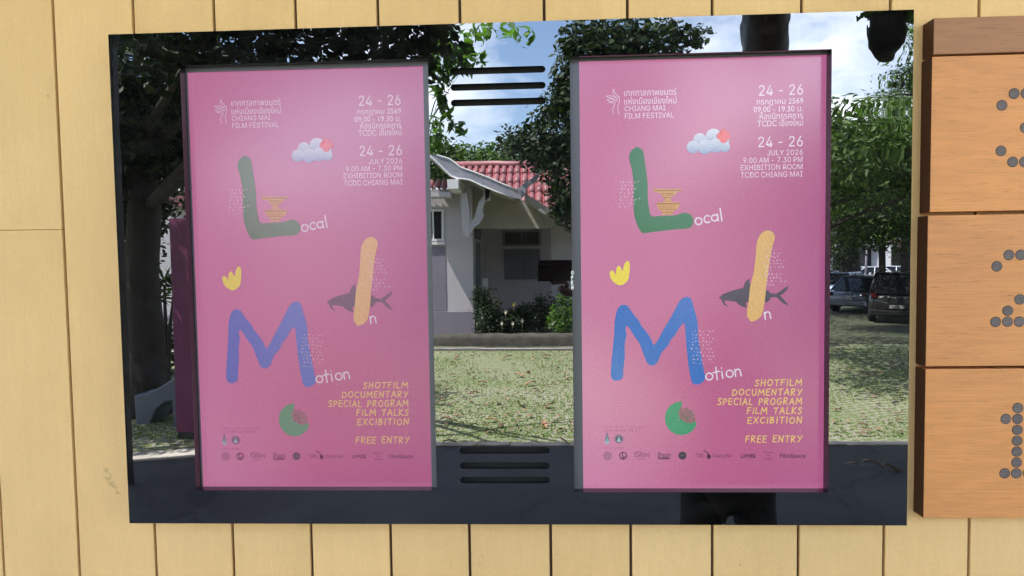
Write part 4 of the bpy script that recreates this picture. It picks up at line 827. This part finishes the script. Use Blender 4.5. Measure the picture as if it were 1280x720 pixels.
# dense vegetation at far left behind the big tree
tree('understorey_tree', foot(150, 9.5), 2.2, .2, [blob(150, 200, 9.4, 1.2), blob(130, 300, 9.6, .9, 1.2), blob(165, 230, 9.8, .6, .7), blob(155, 400, 9.6, .4, .8), blob(188, 425, 10.2, .45, .38), blob(215, 440, 10.4, .6, .32), blob(172, 440, 9.4, .4, .45), blob(196, 268, 10, .3, .35), blob(110, 420, 9.4, .8, 1.0)], 9500, .15, M['leafdark'], 'dense dark undergrowth tree at the far left of the lawn', 34, limbs=5)
# far trees behind the roof
tree('background_tree', foot(600, 26), 4.5, .25, [blob(600, 212, 26, 2.2, .9), blob(560, 205, 26.5, 1.6, .9), blob(640, 205, 26, 1.8, 1.0), blob(520, 200, 26, 2, 1.2)], 7000, .26, M['leafmid'], 'distant rounded green tree showing over the roof ridge', 35, limbs=4)
# right hand big trees
rb = [blob(1090, 190, 15.5, 1.1, .9), blob(1120, 160, 15, 1.0, .8), blob(1065, 250, 15.5, .9, 1.0), blob(1110, 240, 15, 1.2, 1.1), blob(1052, 200, 16, .5, .6), blob(1150, 200, 15.5, 1.8, 1.6), blob(1080, 290, 15.5, .8, .5), blob(1130, 290, 15, .9, .55), blob(1200, 140, 15.5, 2, 1.6), blob(1240, 220, 15, 2, 2), blob(1050, 290, 16, .6, .5)]
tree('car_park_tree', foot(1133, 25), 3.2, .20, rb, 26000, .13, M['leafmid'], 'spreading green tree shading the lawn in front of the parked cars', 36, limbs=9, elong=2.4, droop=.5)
tree('car_park_tree', foot(1061, 28), 3.6, .48, [blob(1045, 230, 21, 1.2, 1.5), blob(1070, 260, 21, 1.5, 1.1), blob(1030, 180, 21.5, .8, .6), blob(1010, 260, 21, 1.4, 1.2), blob(1100, 290, 21.5, 1.5, .6), (10, -20, 5, 3, 3, 1.1), (14, -21, 5.4, 3, 3, 1.1), (12.5, -17, 5.2, 2.5, 2.5, .9), blob(1048, 306, 27, 1.2, .8), blob(1030, 312, 27, 1.2, 1.0)], 22000, .17, M['leafdark'], 'thick trunked dark tree behind the parked cars', 37, limbs=5)  # broad high crown clumps added to cut sky light over the cars
tree('lawn_shading_tree', foot(985, 11.5), 2.9, .13, [(X-1.86, Y+.83, 3.65, 1.35, 1.35, .62) for X, Y in ((9.4, -8.2), (11.6, -8.4), (6, -8.9), (8.2, -8.7), (10.6, -8.9), (7, -11.2), (9.2, -11.2), (11.6, -11.4), (8.2, -13.8), (10.8, -14), (9.4, -16.5), (12.4, -16.6), (13.5, -13), (13, -9.5), (15, -17), (7.2, -9.9), (9, -10), (10, -12.6), (11.5, -19), (14.5, -20), (8, -19), (10, -21.5), (13, -22.5), (6.5, -16.5), (16, -20), (7.5, -22), (6.3, -9.6), (8.1, -9.9), (9.9, -9.6), (6.6, -12), (8.6, -12.4), (11, -12.2))], 60000, .14, M['leafmid'], 'low spreading tree added to shade the grass, nearest over the right of the lawn', 41, limbs=3, elong=2.6, droop=.5)  # added tree, crown clumps set by where their shadows should fall
tree('street_tree', foot(1103, 24), 3.2, .14, [blob(1100, 270, 24, 1.3, .9), blob(1120, 250, 24, 1.6, 1.2)], 5000, .18, M['leafdark'], 'thin trunked street tree left of the second one', 38, limbs=2)
# tree branch at the top right corner
tree('tall_tree', foot(1170, 10.5), 5.6, .18, [blob(1160, 55, 10.5, .6, .5), blob(1115, 112, 10.5, .45, .14), blob(1100, 128, 10.5, .35, .10), blob(1135, 95, 10.5, .4, .25), blob(1180, 90, 10.5, .8, .6)], 2600, .13, M['leafmid'], 'tall tree whose feathery branches hang over the right corner of the sky', 39, limbs=6, elong=3.2, droop=.9)
# far tree line
q = empty('tree_line', (0, -75, 0), None, None); q['kind'] = 'structure'
leaves('tree_line_foliage', [(x, -75+random.uniform(-4, 4), random.uniform(2, 5), random.uniform(4, 7), 3, random.uniform(3, 5)) for x in range(-60, 90, 6)], 26000, .8, M['leafmid'], q, 40, kind='stuff', base=(0, -75, 0))

# spiky plant and curved pale seat, magenta board, at left
sp_ = V(205, 352, 9.0); pl = empty('spiky_plant', (sp_.x, sp_.y, 0), 'spiky rosette plant on bare forked stems by the magenta board', 'plant')
for bx, bz in ((0, sp_.z), (-.12, sp_.z-.28), (.16, sp_.z-.1)):
    q = MB(); q.tube([(0, 0, 0), (bx*.4, 0, bz*.55), (bx, 0, bz-.05)], [.04, .03, .02], 6); q.build('stem', M['bark'], pl)
    q = MB()
    for k in range(34):
        a = random.uniform(0, 6.28); el = random.uniform(-.3, 1.3); L_ = random.uniform(.28, .42); d = Vector((math.cos(a)*math.cos(el), math.sin(a)*math.cos(el), math.sin(el))); s_ = d.cross(Vector((0, 0, 1))).normalized()*.016
        c0 = Vector((bx, 0, bz)); q.add([c0-s_, c0+s_, c0+d*L_*.6+s_*1.2-Vector((0, 0, .02)), c0+d*L_-Vector((0, 0, .07)), c0+d*L_*.6-s_*1.2-Vector((0, 0, .02))], [(0, 1, 2, 3, 4)])
    q.build('leaf_rosette', M['leafmid'], pl, recalc=False)
mp0 = G(215, 560); mg = empty('magenta_sign', (mp0.x+.45, -5.95, 0), 'tall plain magenta free-standing board on the kerb', 'sign board')
xa, xb = V(216, 400, 5.88).x, V(216, 400, 5.88).x+.95
q = MB(); q.box((xa-mg.location.x, -.1, .08), (xb-mg.location.x, .0, 2.62)); q.build('panel', M['magenta'], mg, bevel=.004)
q = MB(); q.box((xa-mg.location.x+.01, -.15, 0), (xb-mg.location.x-.01, -.01, .078)); q.build('foot_plate', M['dark'], mg, bevel=.006)
st = G(185, 541); q = empty('plastic_chair', (st.x+.25, st.y, 0), 'pale grey-blue curved plastic seat in the shade by the magenta board', 'seat'); 
pts = [V(x, y, 6.6)-q.location for x, y in [(168,494),(180,493),(192,488),(205,481),(222,470),(240,455),(240,505),(222,500),(207,503),(197,511),(190,524),(185,536),(180,540),(171,538)]]
mb = MB(); mb.prism(pts, (0, -.42, 0)); mb.build('shell', M['paleblue'], q, bevel=.02)
mb = MB(); a = V(226, 541, 6.6)-q.location; mb.box((a.x, -.4-.2, 0), (a.x+.08, -.3, .5)); mb.build('leg', M['paleblue'], q)

# ---------------------------------------------------------------- lawn: grass blades, dead leaves
def blades(n, x0, x1, y0, y1, h, m, seed):
    r = np.random.default_rng(seed); y = y0+(y1-y0)*r.random(n)**1.35; x = r.uniform(x0, x1, n)
    nsv = np.array([mnoise.noise(Vector((a*.9, b*.9, 3.3))) for a, b in zip(x, y)]); k = nsv+r.normal(size=n)*.25 > -.12; x, y = x[k], y[k]; n = len(x)
    a = r.uniform(0, 6.28, n); hh = h*r.uniform(.5, 1.3, n); ww = .009*r.uniform(.7, 1.5, n); ln = r.normal(size=(n, 2))*.55
    P = np.stack([x, y, np.zeros(n)], 1); d = np.stack([np.cos(a)*ww, np.sin(a)*ww, np.zeros(n)], 1); tp = P+np.stack([ln[:, 0]*hh, ln[:, 1]*hh, hh], 1)
    vs = np.stack([P-d, P+d, tp], 1).reshape(-1, 3); me = bpy.data.meshes.new('grass'); me.vertices.add(3*n); me.vertices.foreach_set('co', vs.astype(np.float32).ravel())
    me.loops.add(3*n); me.loops.foreach_set('vertex_index', np.arange(3*n, dtype=np.int32)); me.polygons.add(n); me.polygons.foreach_set('loop_start', np.arange(0, 3*n, 3, dtype=np.int32)); me.update(calc_edges=True); me.materials.append(m)
    return tag(link('grass', me), 'short patchy grass growing through the turf blocks', 'grass', kind='stuff')
blades(48000, -6, 10, -5.95, -12.9, .028, mat('grass_blade', (.17, .235, .08), .6, .3, 3, island=.5, trans=.35), 51)
dl = []
for v_ in range(4):
    q = MB(); L_, W_ = .07, .028; vs = []
    for i in range(6):
        f = i/5; w_ = W_*math.sin(math.pi*(.08+.9*f)); z = .012+.02*math.sin(f*3+v_)*(1+.3*v_); vs += [(f*L_*2-L_, -w_, z+.012), (f*L_*2-L_, 0, z), (f*L_*2-L_, w_, z+.014)]
    q.add(vs, [(i*3+k, i*3+k+1, i*3+k+4, i*3+k+3) for i in range(5) for k in range(2)], None, True); q.tube([(L_, 0, .01), (L_+.03, .006, .02)], .0016, 4)
    dl.append((q.mesh('fallen_leaf', M['deadleaf'], recalc=False), q.mesh('fallen_leaf', M['strawleaf'], recalc=False)))
R2 = random.Random(9)
cols_ = [('left', 546, 600, -1), ('middle', 602, 656, 0), ('right', 660, 714, 1)]; rows_ = [('farthest, by the drain strip', 446, 456), ('far', 460, 476), ('midway', 480, 496), ('near', 502, 518), ('nearest the kerb', 524, 542)]
for rn, ra, rb_ in rows_:
    for cn, ca, cb_, _ in cols_:
        p = G(R2.uniform(ca, cb_), R2.uniform(ra, rb_)); o = link('fallen_leaf', dl[R2.randrange(4)][0], None, (p.x, p.y, .02), (R2.uniform(-.3, .3), R2.uniform(-.3, .3), R2.uniform(0, 6.28)), [R2.uniform(1.1, 1.5)]*3)
        tag(o, 'large curled brown dead leaf on the sunlit lawn, '+cn+' column, '+rn, 'leaf', 'large dead leaves on the sunlit lawn')
q = MB()
src = dl[0][0]; sv = [v.co.copy() for v in src.vertices]; sf = [tuple(p_.vertices) for p_ in src.polygons]
for i in range(250):
    if i < 170: p = G(R2.uniform(545, 716), 442+106*R2.random())
    elif i < 260: p = G(R2.uniform(1040, 1130), 405+140*R2.random())
    else: p = Vector((R2.uniform(-6, 9), R2.uniform(-13, -6), 0))
    mt = Matrix.Translation((p.x, p.y, .014)) @ Matrix.Rotation(R2.uniform(0, 6.28), 4, 'Z') @ Matrix.Rotation(R2.uniform(-.4, .4), 4, 'X') @ Matrix.Scale(R2.uniform(.4, .85), 4)
    q.add([mt @ v for v in sv], sf, None, True)
tag(q.build('leaf_litter', mat('litter_leaf', (.22, .135, .08), .7, .3, 30, island=.55), recalc=False), 'small dry leaves littered all over the lawn', 'leaf litter', kind='stuff')
for i, (px, py, s_, rz_) in enumerate([(562, 556, 1.3, .3), (600, 557, 1.1, 2.8), (710, 556, 1.4, .2), (668, 555, 1.0, 1.9), (1066, 585, 1.0, 0), (1092, 586, 1.7, -.25), (1120, 591, 1.9, -.35), (250, 585, 1, .6)]):
    p = G(px, py); o = link('fallen_leaf', dl[i % 4][1], None, (p.x, p.y, .012), (.1, 0, rz_), (s_, s_*.6, s_))
    tag(o, ['straw leaf on the asphalt left of the slots, nearest the left screen', 'straw leaf on the asphalt above the lower vent slots', 'straw leaf on the asphalt beside the right screen edge', 'straw leaf on the asphalt just left of the right screen', 'short pale straw leaf in the right asphalt reflection', 'long pale straw leaf in the right asphalt reflection', 'longest straw leaf by the right edge of the board', 'straw leaf in shade near the left end of the kerb'][i], 'leaf', 'straw leaves on the asphalt')

# ---------------------------------------------------------------- parked cars
def car(label, loc, rz, paint, kind='sedan'):
    c = empty('parked_car', loc, label, 'car', 'parked cars', rz)
    suv = kind == 'suv'; bz = 1.0 if suv else .86; top = 1.72 if suv else 1.44
    L_ = 2.2; prof = [(-L_, .30, .70 if not suv else .92, .80), (-L_+.12, .22, bz-.04, .86), (-1.4, .2, bz, .88), (-.5, .2, bz, .88), (.6, .2, bz-.01, .88), (1.2, .2, bz-.06, .87), (1.9, .22, bz-.18, .82), (L_, .32, .62, .70)]
    mb = MB(); vs = []
    for x, z0, z1, wd in prof:
        zs = [(wd*.9, z0), (wd, z0+.12), (wd*1.01, (z0+z1)/2), (wd*.97, z1-.05), (wd*.88, z1)]
        vs += [(x, -a, z) for a, z in zs]+[(x, a, z) for a, z in zs[::-1]]
    k = 10; fs_ = [(i*k+j, i*k+(j+1) % k, (i+1)*k+(j+1) % k, (i+1)*k+j) for i in range(len(prof)-1) for j in range(k)]+[tuple(range(k)), tuple(range((len(prof)-1)*k, len(prof)*k))]
    mb.add(vs, fs_, None, True); o = mb.build('body', paint, c); sb_ = o.modifiers.new('s', 'SUBSURF'); sb_.levels = sb_.render_levels = 1
    x_rb, x_rt, x_ft, x_fb = (-2.05, -1.75, .35, 1.15) if suv else (-1.75, -1.0, .25, 1.15)
    g = MB(); gl_ = [(x_rb, bz-.02, .80), (x_rt, top-.05, .64), (x_ft, top-.05, .64), (x_fb, bz-.05, .80)]
    g.add([(x, -w_, z) for x, z, w_ in gl_]+[(x, w_, z) for x, z, w_ in gl_], [(0, 1, 2, 3), (7, 6, 5, 4), (0, 4, 5, 1), (1, 5, 6, 2), (2, 6, 7, 3), (3, 7, 4, 0)]); g.build('windows', M['darkglass'], c, bevel=.03)
    r_ = MB(); r_.box((x_rt-.05, -.66, top-.07), (x_ft+.05, .66, top)); r_.build('roof', paint, c, bevel=.05)
    for s_ in (-1, 1):
        for (xa_, za, wa), (xb_, zb, wb_) in ((gl_[0], gl_[1]), (gl_[3], gl_[2]), ((-.45, bz, .8), (-.35, top-.05, .64))):
            p_ = MB(); p_.tube([(xa_, s_*(wa+.005), za), (xb_, s_*(wb_+.005), zb)], .035, 6); p_.build('pillar', paint, c)
    tw = MB(); tw.tube([(0, -.1, 0), (0, .1, 0)], .33, 20); tme_ = tw.mesh('wheel', M['tyre']); rw = MB(); rw.tube([(0, -.107, 0), (0, .107, 0)], .2, 14); rme = rw.mesh('rim', M['rim'])
    for x in (-1.35, 1.35):
        for y in (-.79, .79): wo_ = link('wheel', tme_, c, (x, y, .33)); link('rim', rme, wo_)
    for y in (-.66, .66):
        t_ = MB(); t_.box((-L_-.005, y-.10, .68 if not suv else .85), (-L_+.12, y+.10, .80 if not suv else 1.02)); t_.build('tail_light', M['taillight'], c, bevel=.02)
        t_ = MB(); t_.box((L_-.3, y-.14, .58), (L_-.04, y+.14, .70)); t_.build('headlight', M['rim'], c, bevel=.02)
        m_ = MB(); m_.box((.85, y*1.42-.09, bz), (1.0, y*1.42+.09, bz+.13)); m_.build('wing_mirror', paint, c, bevel=.02)
    t_ = MB(); t_.box((-L_-.03, -.22, .52), (-L_, .22, .63)); t_.build('number_plate', M['plate'], c)
    t_ = MB(); t_.box((-L_-.06, -.8, .28), (-L_+.1, .8, .46)); t_.build('bumper', paint, c, bevel=.03)
    c.scale = (.88, .88, .88)
    return c
def cpos(px, Yv): p = V(px, 400, Yv); return (p.x, p.y, 0)
black = carpaint('black_car_paint', (.015, .015, .018)); silver = carpaint('blue_grey_car_paint', (.07, .09, .125)); blue = carpaint('pale_blue_car_paint', (.35, .45, .6)); whitep = carpaint('white_car_paint', (.75, .77, .8)); darkr = carpaint('dark_car_paint', (.03, .03, .035))
car('black SUV nearest the lawn, at the right edge of the board', cpos(1126, 19.3), math.radians(-58), black, 'suv')
car('blue-grey saloon with red tail light behind the black SUV', cpos(1086, 22.6), math.radians(-42), silver)
car('pale blue car partly hidden behind the blue-grey saloon', cpos(1056, 27.5), math.radians(-42), blue)
car('dark car farthest left in the parked row', cpos(1038, 29.5), math.radians(-42), darkr)
car('white car parked across the street, left of the two', cpos(1095, 38), math.radians(5), whitep)
car('white car parked across the street, right of the two', cpos(1122, 40), math.radians(5), whitep)
# white picket railing, bollard pole and street buildings beyond the trees
rl = empty('railing', V(1085, 352, 33), 'low white railing at the far side of the car park', 'railing'); rl.location.z = 0
q = MB(); q.box((-6, -.02, .85), (5, .02, .93)); q.box((-6, -.02, .25), (5, .02, .31)); q.build('rail', M['white'], rl)
pk = MB(); pk.box((-.035, -.03, 0), (.035, .03, 1.05)); pkm = pk.mesh('picket', M['white'])
for i in range(44): link('picket', pkm, rl, (-5.9+i*.25, .05, 0))
def shop(label, px0, px1, Yv, h, m, floors, awn):
    a, b = V(px0, 400, Yv), V(px1, 400, Yv); s = empty('street_building', ((a.x+b.x)/2, a.y, 0), label, 'building', 'street buildings'); wd = (b.x-a.x)/2
    q = MB(); q.box((-wd, -8, 0), (wd, 0, h)); q.build('wall', m, s); q = MB(); q.box((-wd-.2, -8.2, h), (wd+.2, .3, h+.25)); q.build('roof', M['concrete'], s)
    for f in range(floors):
        nn = max(2, int(wd*2/2.4))
        for i in range(nn):
            x = -wd+(i+.5)*2*wd/nn; z = .4 if f == 0 else f*3.1+.9; hh = 2.2 if f == 0 else 1.4
            q = MB(); q.box((x-.8, 0, z), (x+.8, .06, z+hh)); w_ = q.build('window', M['white'], s); q = MB(); q.box((x-.72, .061, z+.08), (x+.72, .07, z+hh-.08)); q.build('pane', M['darkglass'], w_)
    q = MB(); q.prism([(-wd, .01, 3.1), (-wd, 1.4, 2.7), (-wd, 1.4, 2.6), (-wd, .01, 2.95)], (2*wd, 0, 0)); q.build('awning', awn, s)
shop('pale cream shop building with dark awning beyond the railing', 1070, 1110, 55, 7, mat('cream_wall', (.6, .55, .45), .8), 2, M['shutter'])
shop('grey-white shop building with red awning at the far right', 1112, 1165, 52, 8.5, mat('greywhite_wall', (.55, .56, .6), .8), 2, M['tile'])
shop('low white shop building behind the dark trunked tree', 1000, 1066, 58, 6, M['wallwhite'], 1, M['plinth'])
q = MB(); q.tube([(0, 0, 0), (0, 0, 2.9)], .05, 8); q.box((-.3, -.02, 2.3), (.3, .02, 2.9)); p = V(1082, 400, 30); tag(q.build('signpost', M['plinth'], None, (p.x, p.y, 0)), 'thin grey signpost left of the street trees', 'sign post')

# ---------------------------------------------------------------- pendant lamp under the canopy
p = V(956, 60, 2.9); pn = empty('pendant_lamp', (p.x, p.y, 3.35), 'large black drum pendant hanging against the sky above the right screen', 'lamp')
q = MB(); q.tube([(0, 0, 0), (0, 0, .06), (.004, 0, .35), (-.006, 0, .6), (0, 0, .95), (0, 0, 1.0)], [.135, .145, .150, .146, .150, .12], 24); q.build('shade', M['dark'], pn)
q = MB(); q.tube([(0, 0, 1.0), (0, 0, 1.65)], .008, 6); q.build('cord', M['dark'], pn)

p = V(1108, 37, 3.4); hp = empty('hanging_planter', (p.x, p.y, p.z-.13), 'dark hanging pot with leafy plant at the top right corner of the board', 'planter')
q = MB(); q.tube([(0, 0, 0), (0, 0, .03), (0, 0, .12), (0, 0, .24), (0, 0, .25)], [.05, .08, .11, .12, .11], 20); q.build('pot', M['void'], hp)
leaves('foliage', [(p.x, p.y, p.z+.15, .15, .15, .09), (p.x+.1, p.y, p.z+.12, .09, .1, .12)], 420, .06, M['leafbright'], hp, 61, base=tuple(hp.location))
for a_ in (0, 2.1, 4.2): q = MB(); q.tube([(.14*math.cos(a_), .14*math.sin(a_), .24), (0, 0, .75)], .003, 4); q.build('hanger', M['dark'], hp)
q = MB(); q.tube([(0, 0, .75), (0, 0, 5-hp.location.z)], .003, 4); q.build('cord', M['dark'], hp)

# ---------------------------------------------------------------- photographer, phone
def skin(name, verts, edges, radii, m, parent, sub=2):
    me = bpy.data.meshes.new(name); me.from_pydata(verts, edges, []); o = link(name, me, parent)
    o.modifiers.new('skin', 'SKIN'); ss = o.modifiers.new('sub', 'SUBSURF'); ss.levels = ss.render_levels = sub
    for i, r_ in enumerate(radii): me.skin_vertices[0].data[i].radius = r_ if isinstance(r_, tuple) else (r_, r_)
    me.skin_vertices[0].data[0].use_root = True
    bpy.context.view_layer.update(); em = bpy.data.meshes.new_from_object(o.evaluated_get(bpy.context.evaluated_depsgraph_get())); o.modifiers.clear(); o.data = em; em.materials.clear(); em.materials.append(m)
    for p_ in em.polygons: p_.use_smooth = True
    return o
PX, PYY = 1.0, -2.02
pe = empty('person', (PX, PYY, 0), 'photographer in loose black clothes raising a phone toward the board', 'person')
# continuous body (skin); local coordinates, facing +y
bv_ = [(0, 0, .95), (0, 0, 1.12), (0, 0, 1.30), (0, 0, 1.43), (0, .01, 1.52), (0, .03, 1.60), (0, .04, 1.70), (0, .02, 1.76),
       (-.17, 0, 1.44), (-.40, .12, 1.62), (-.66, .30, 1.83), (-.77, .34, 1.93),
       (.18, 0, 1.42), (.25, .0, 1.18), (.24, .12, .98), (.23, .16, .90),
       (-.11, 0, .88), (-.13, .02, .50), (-.14, -.01, .10), (.11, 0, .88), (.13, .02, .50), (.14, -.01, .10), (-.15, .13, .05), (.15, .13, .05)]
be = [(0,1),(1,2),(2,3),(3,4),(4,5),(5,6),(6,7),(3,8),(8,9),(9,10),(10,11),(3,12),(12,13),(13,14),(14,15),(0,16),(16,17),(17,18),(0,19),(19,20),(20,21),(18,22),(21,23)]
br_ = [(.15,.11),(.13,.10),(.15,.11),(.12,.09),(.055,.055),(.075,.085),(.08,.095),(.06,.07),.06,.045,.034,.028,.06,.045,.032,.027,.09,.06,.04,.09,.06,.04,(.04,.035),(.04,.035)]
skin('body', bv_, be, br_, M['gold'], pe)
# clothes: loose shirt with long sleeves, wide trousers
skin('shirt', [bv_[i] for i in (0,1,2,3)]+[(0,.005,1.47)]+[bv_[i] for i in (8,9)]+[(-.83,.36,1.94)]+[bv_[i] for i in (12,13)]+[(.245,.1,1.02)]+[(0,0,.86)], [(0,1),(1,2),(2,3),(3,4),(3,5),(5,6),(6,7),(3,8),(8,9),(9,10),(0,11)], [(.19,.14),(.17,.13),(.18,.135),(.14,.11),(.08,.08),.09,.075,.062,.09,.07,.05,(.20,.15)], M['cloth'], pe)
skin('trousers', [(0,0,.92),(-.13,0,.84),(-.16,.02,.5),(-.16,0,.12),(.13,0,.84),(.16,.02,.5),(.16,0,.12)], [(0,1),(1,2),(2,3),(0,4),(4,5),(5,6)], [(.19,.14),.135,.11,.09,.135,.11,.09], M['cloth'], pe)
# face, hair, shoes
def ball(name, c_, r_, m, sub=3, parent=pe):
    bm = bmesh.new(); bmesh.ops.create_icosphere(bm, subdivisions=sub, radius=1); me = bpy.data.meshes.new(name); bm.to_mesh(me); bm.free(); me.materials.append(m)
    for p_ in me.polygons: p_.use_smooth = True
    return link(name, me, parent, c_, None, r_)
hr = ball('hair', (0, .0, 1.715), (.10, .115, .105), M['hair'])
for s_ in (-1, 1):
    ball('eye', (s_*.032, .125, 1.68), (.012, .008, .007), M['void'], 2); ball('ear', (s_*.088, .035, 1.665), (.012, .022, .032), M['gold'], 2); ball('shoe', (s_*.155, .09, .045), (.055, .14, .05), M['tyre'])
ball('nose', (0, .135, 1.65), (.014, .018, .022), M['gold'], 2); ball('mouth', (0, .122, 1.612), (.026, .008, .007), mat('lips', (.3, .1, .09), .5), 2)
# phone held up beside the lens
fx0, fx1 = V(672, 338, 1.5).x, V(672, 338, 1.5).x+.165; fz1, fz0 = V(690, 325.5, 1.53).z, V(690, 352, 1.53).z; fy = CAM.y-.035
ph = empty('phone', ((fx0+fx1)/2, fy, (fz0+fz1)/2), 'black phone held sideways by the photographer', 'phone')
q = MB(); hx, hz = (fx1-fx0)/2, (fz1-fz0)/2; q.box((-hx, -.006, -hz), (hx, .006, hz)); q.build('case', M['phone'], ph, bevel=.004)
q = MB(); q.box((-hx+.008, .0062, hz-.036), (-hx+.05, .009, hz-.006)); cm = q.build('camera_bump', M['void'], ph, bevel=.003)
for i in range(3): q = MB(); q.tube([(-hx+.016+i*.0125, .009, hz-.02), (-hx+.016+i*.0125, .0102, hz-.02)], .0052, 12); q.build('lens', M['darkglass'], ph)
# hand: palm at the phone's lower edge, five fingers round it
hc = Vector((fx0+.085, fy-.03, fz0-.03))
def P_(x, y, z): return tuple(Vector((hc.x+x, hc.y+y, hc.z+z))-pe.location)
wristp = tuple(Vector(bv_[11]))
skin('hand', [wristp, P_(.035, -.0, -.025), P_(.02, 0, .01)], [(0, 1), (1, 2)], [(.032, .026), (.042, .022), (.038, .018)], M['gold'], pe)
for i, (dx, ln_) in enumerate(((-.026, .062), (-.006, .07), (.015, .066), (.035, .052))):
    skin('finger', [P_(.012+dx*.6, .0, .012), P_(dx, -.006, .036), P_(dx-.004, .004, .04+ln_*.45), P_(dx-.006, .010, .04+ln_*.8)], [(0, 1), (1, 2), (2, 3)], [.010, .0095, .0085, .007], M['gold'], pe)
skin('thumb', [P_(.045, .0, -.01), P_(.055, .03, .012), P_(.04, .045, .03)], [(0, 1), (1, 2)], [.012, .0105, .009], M['gold'], pe)
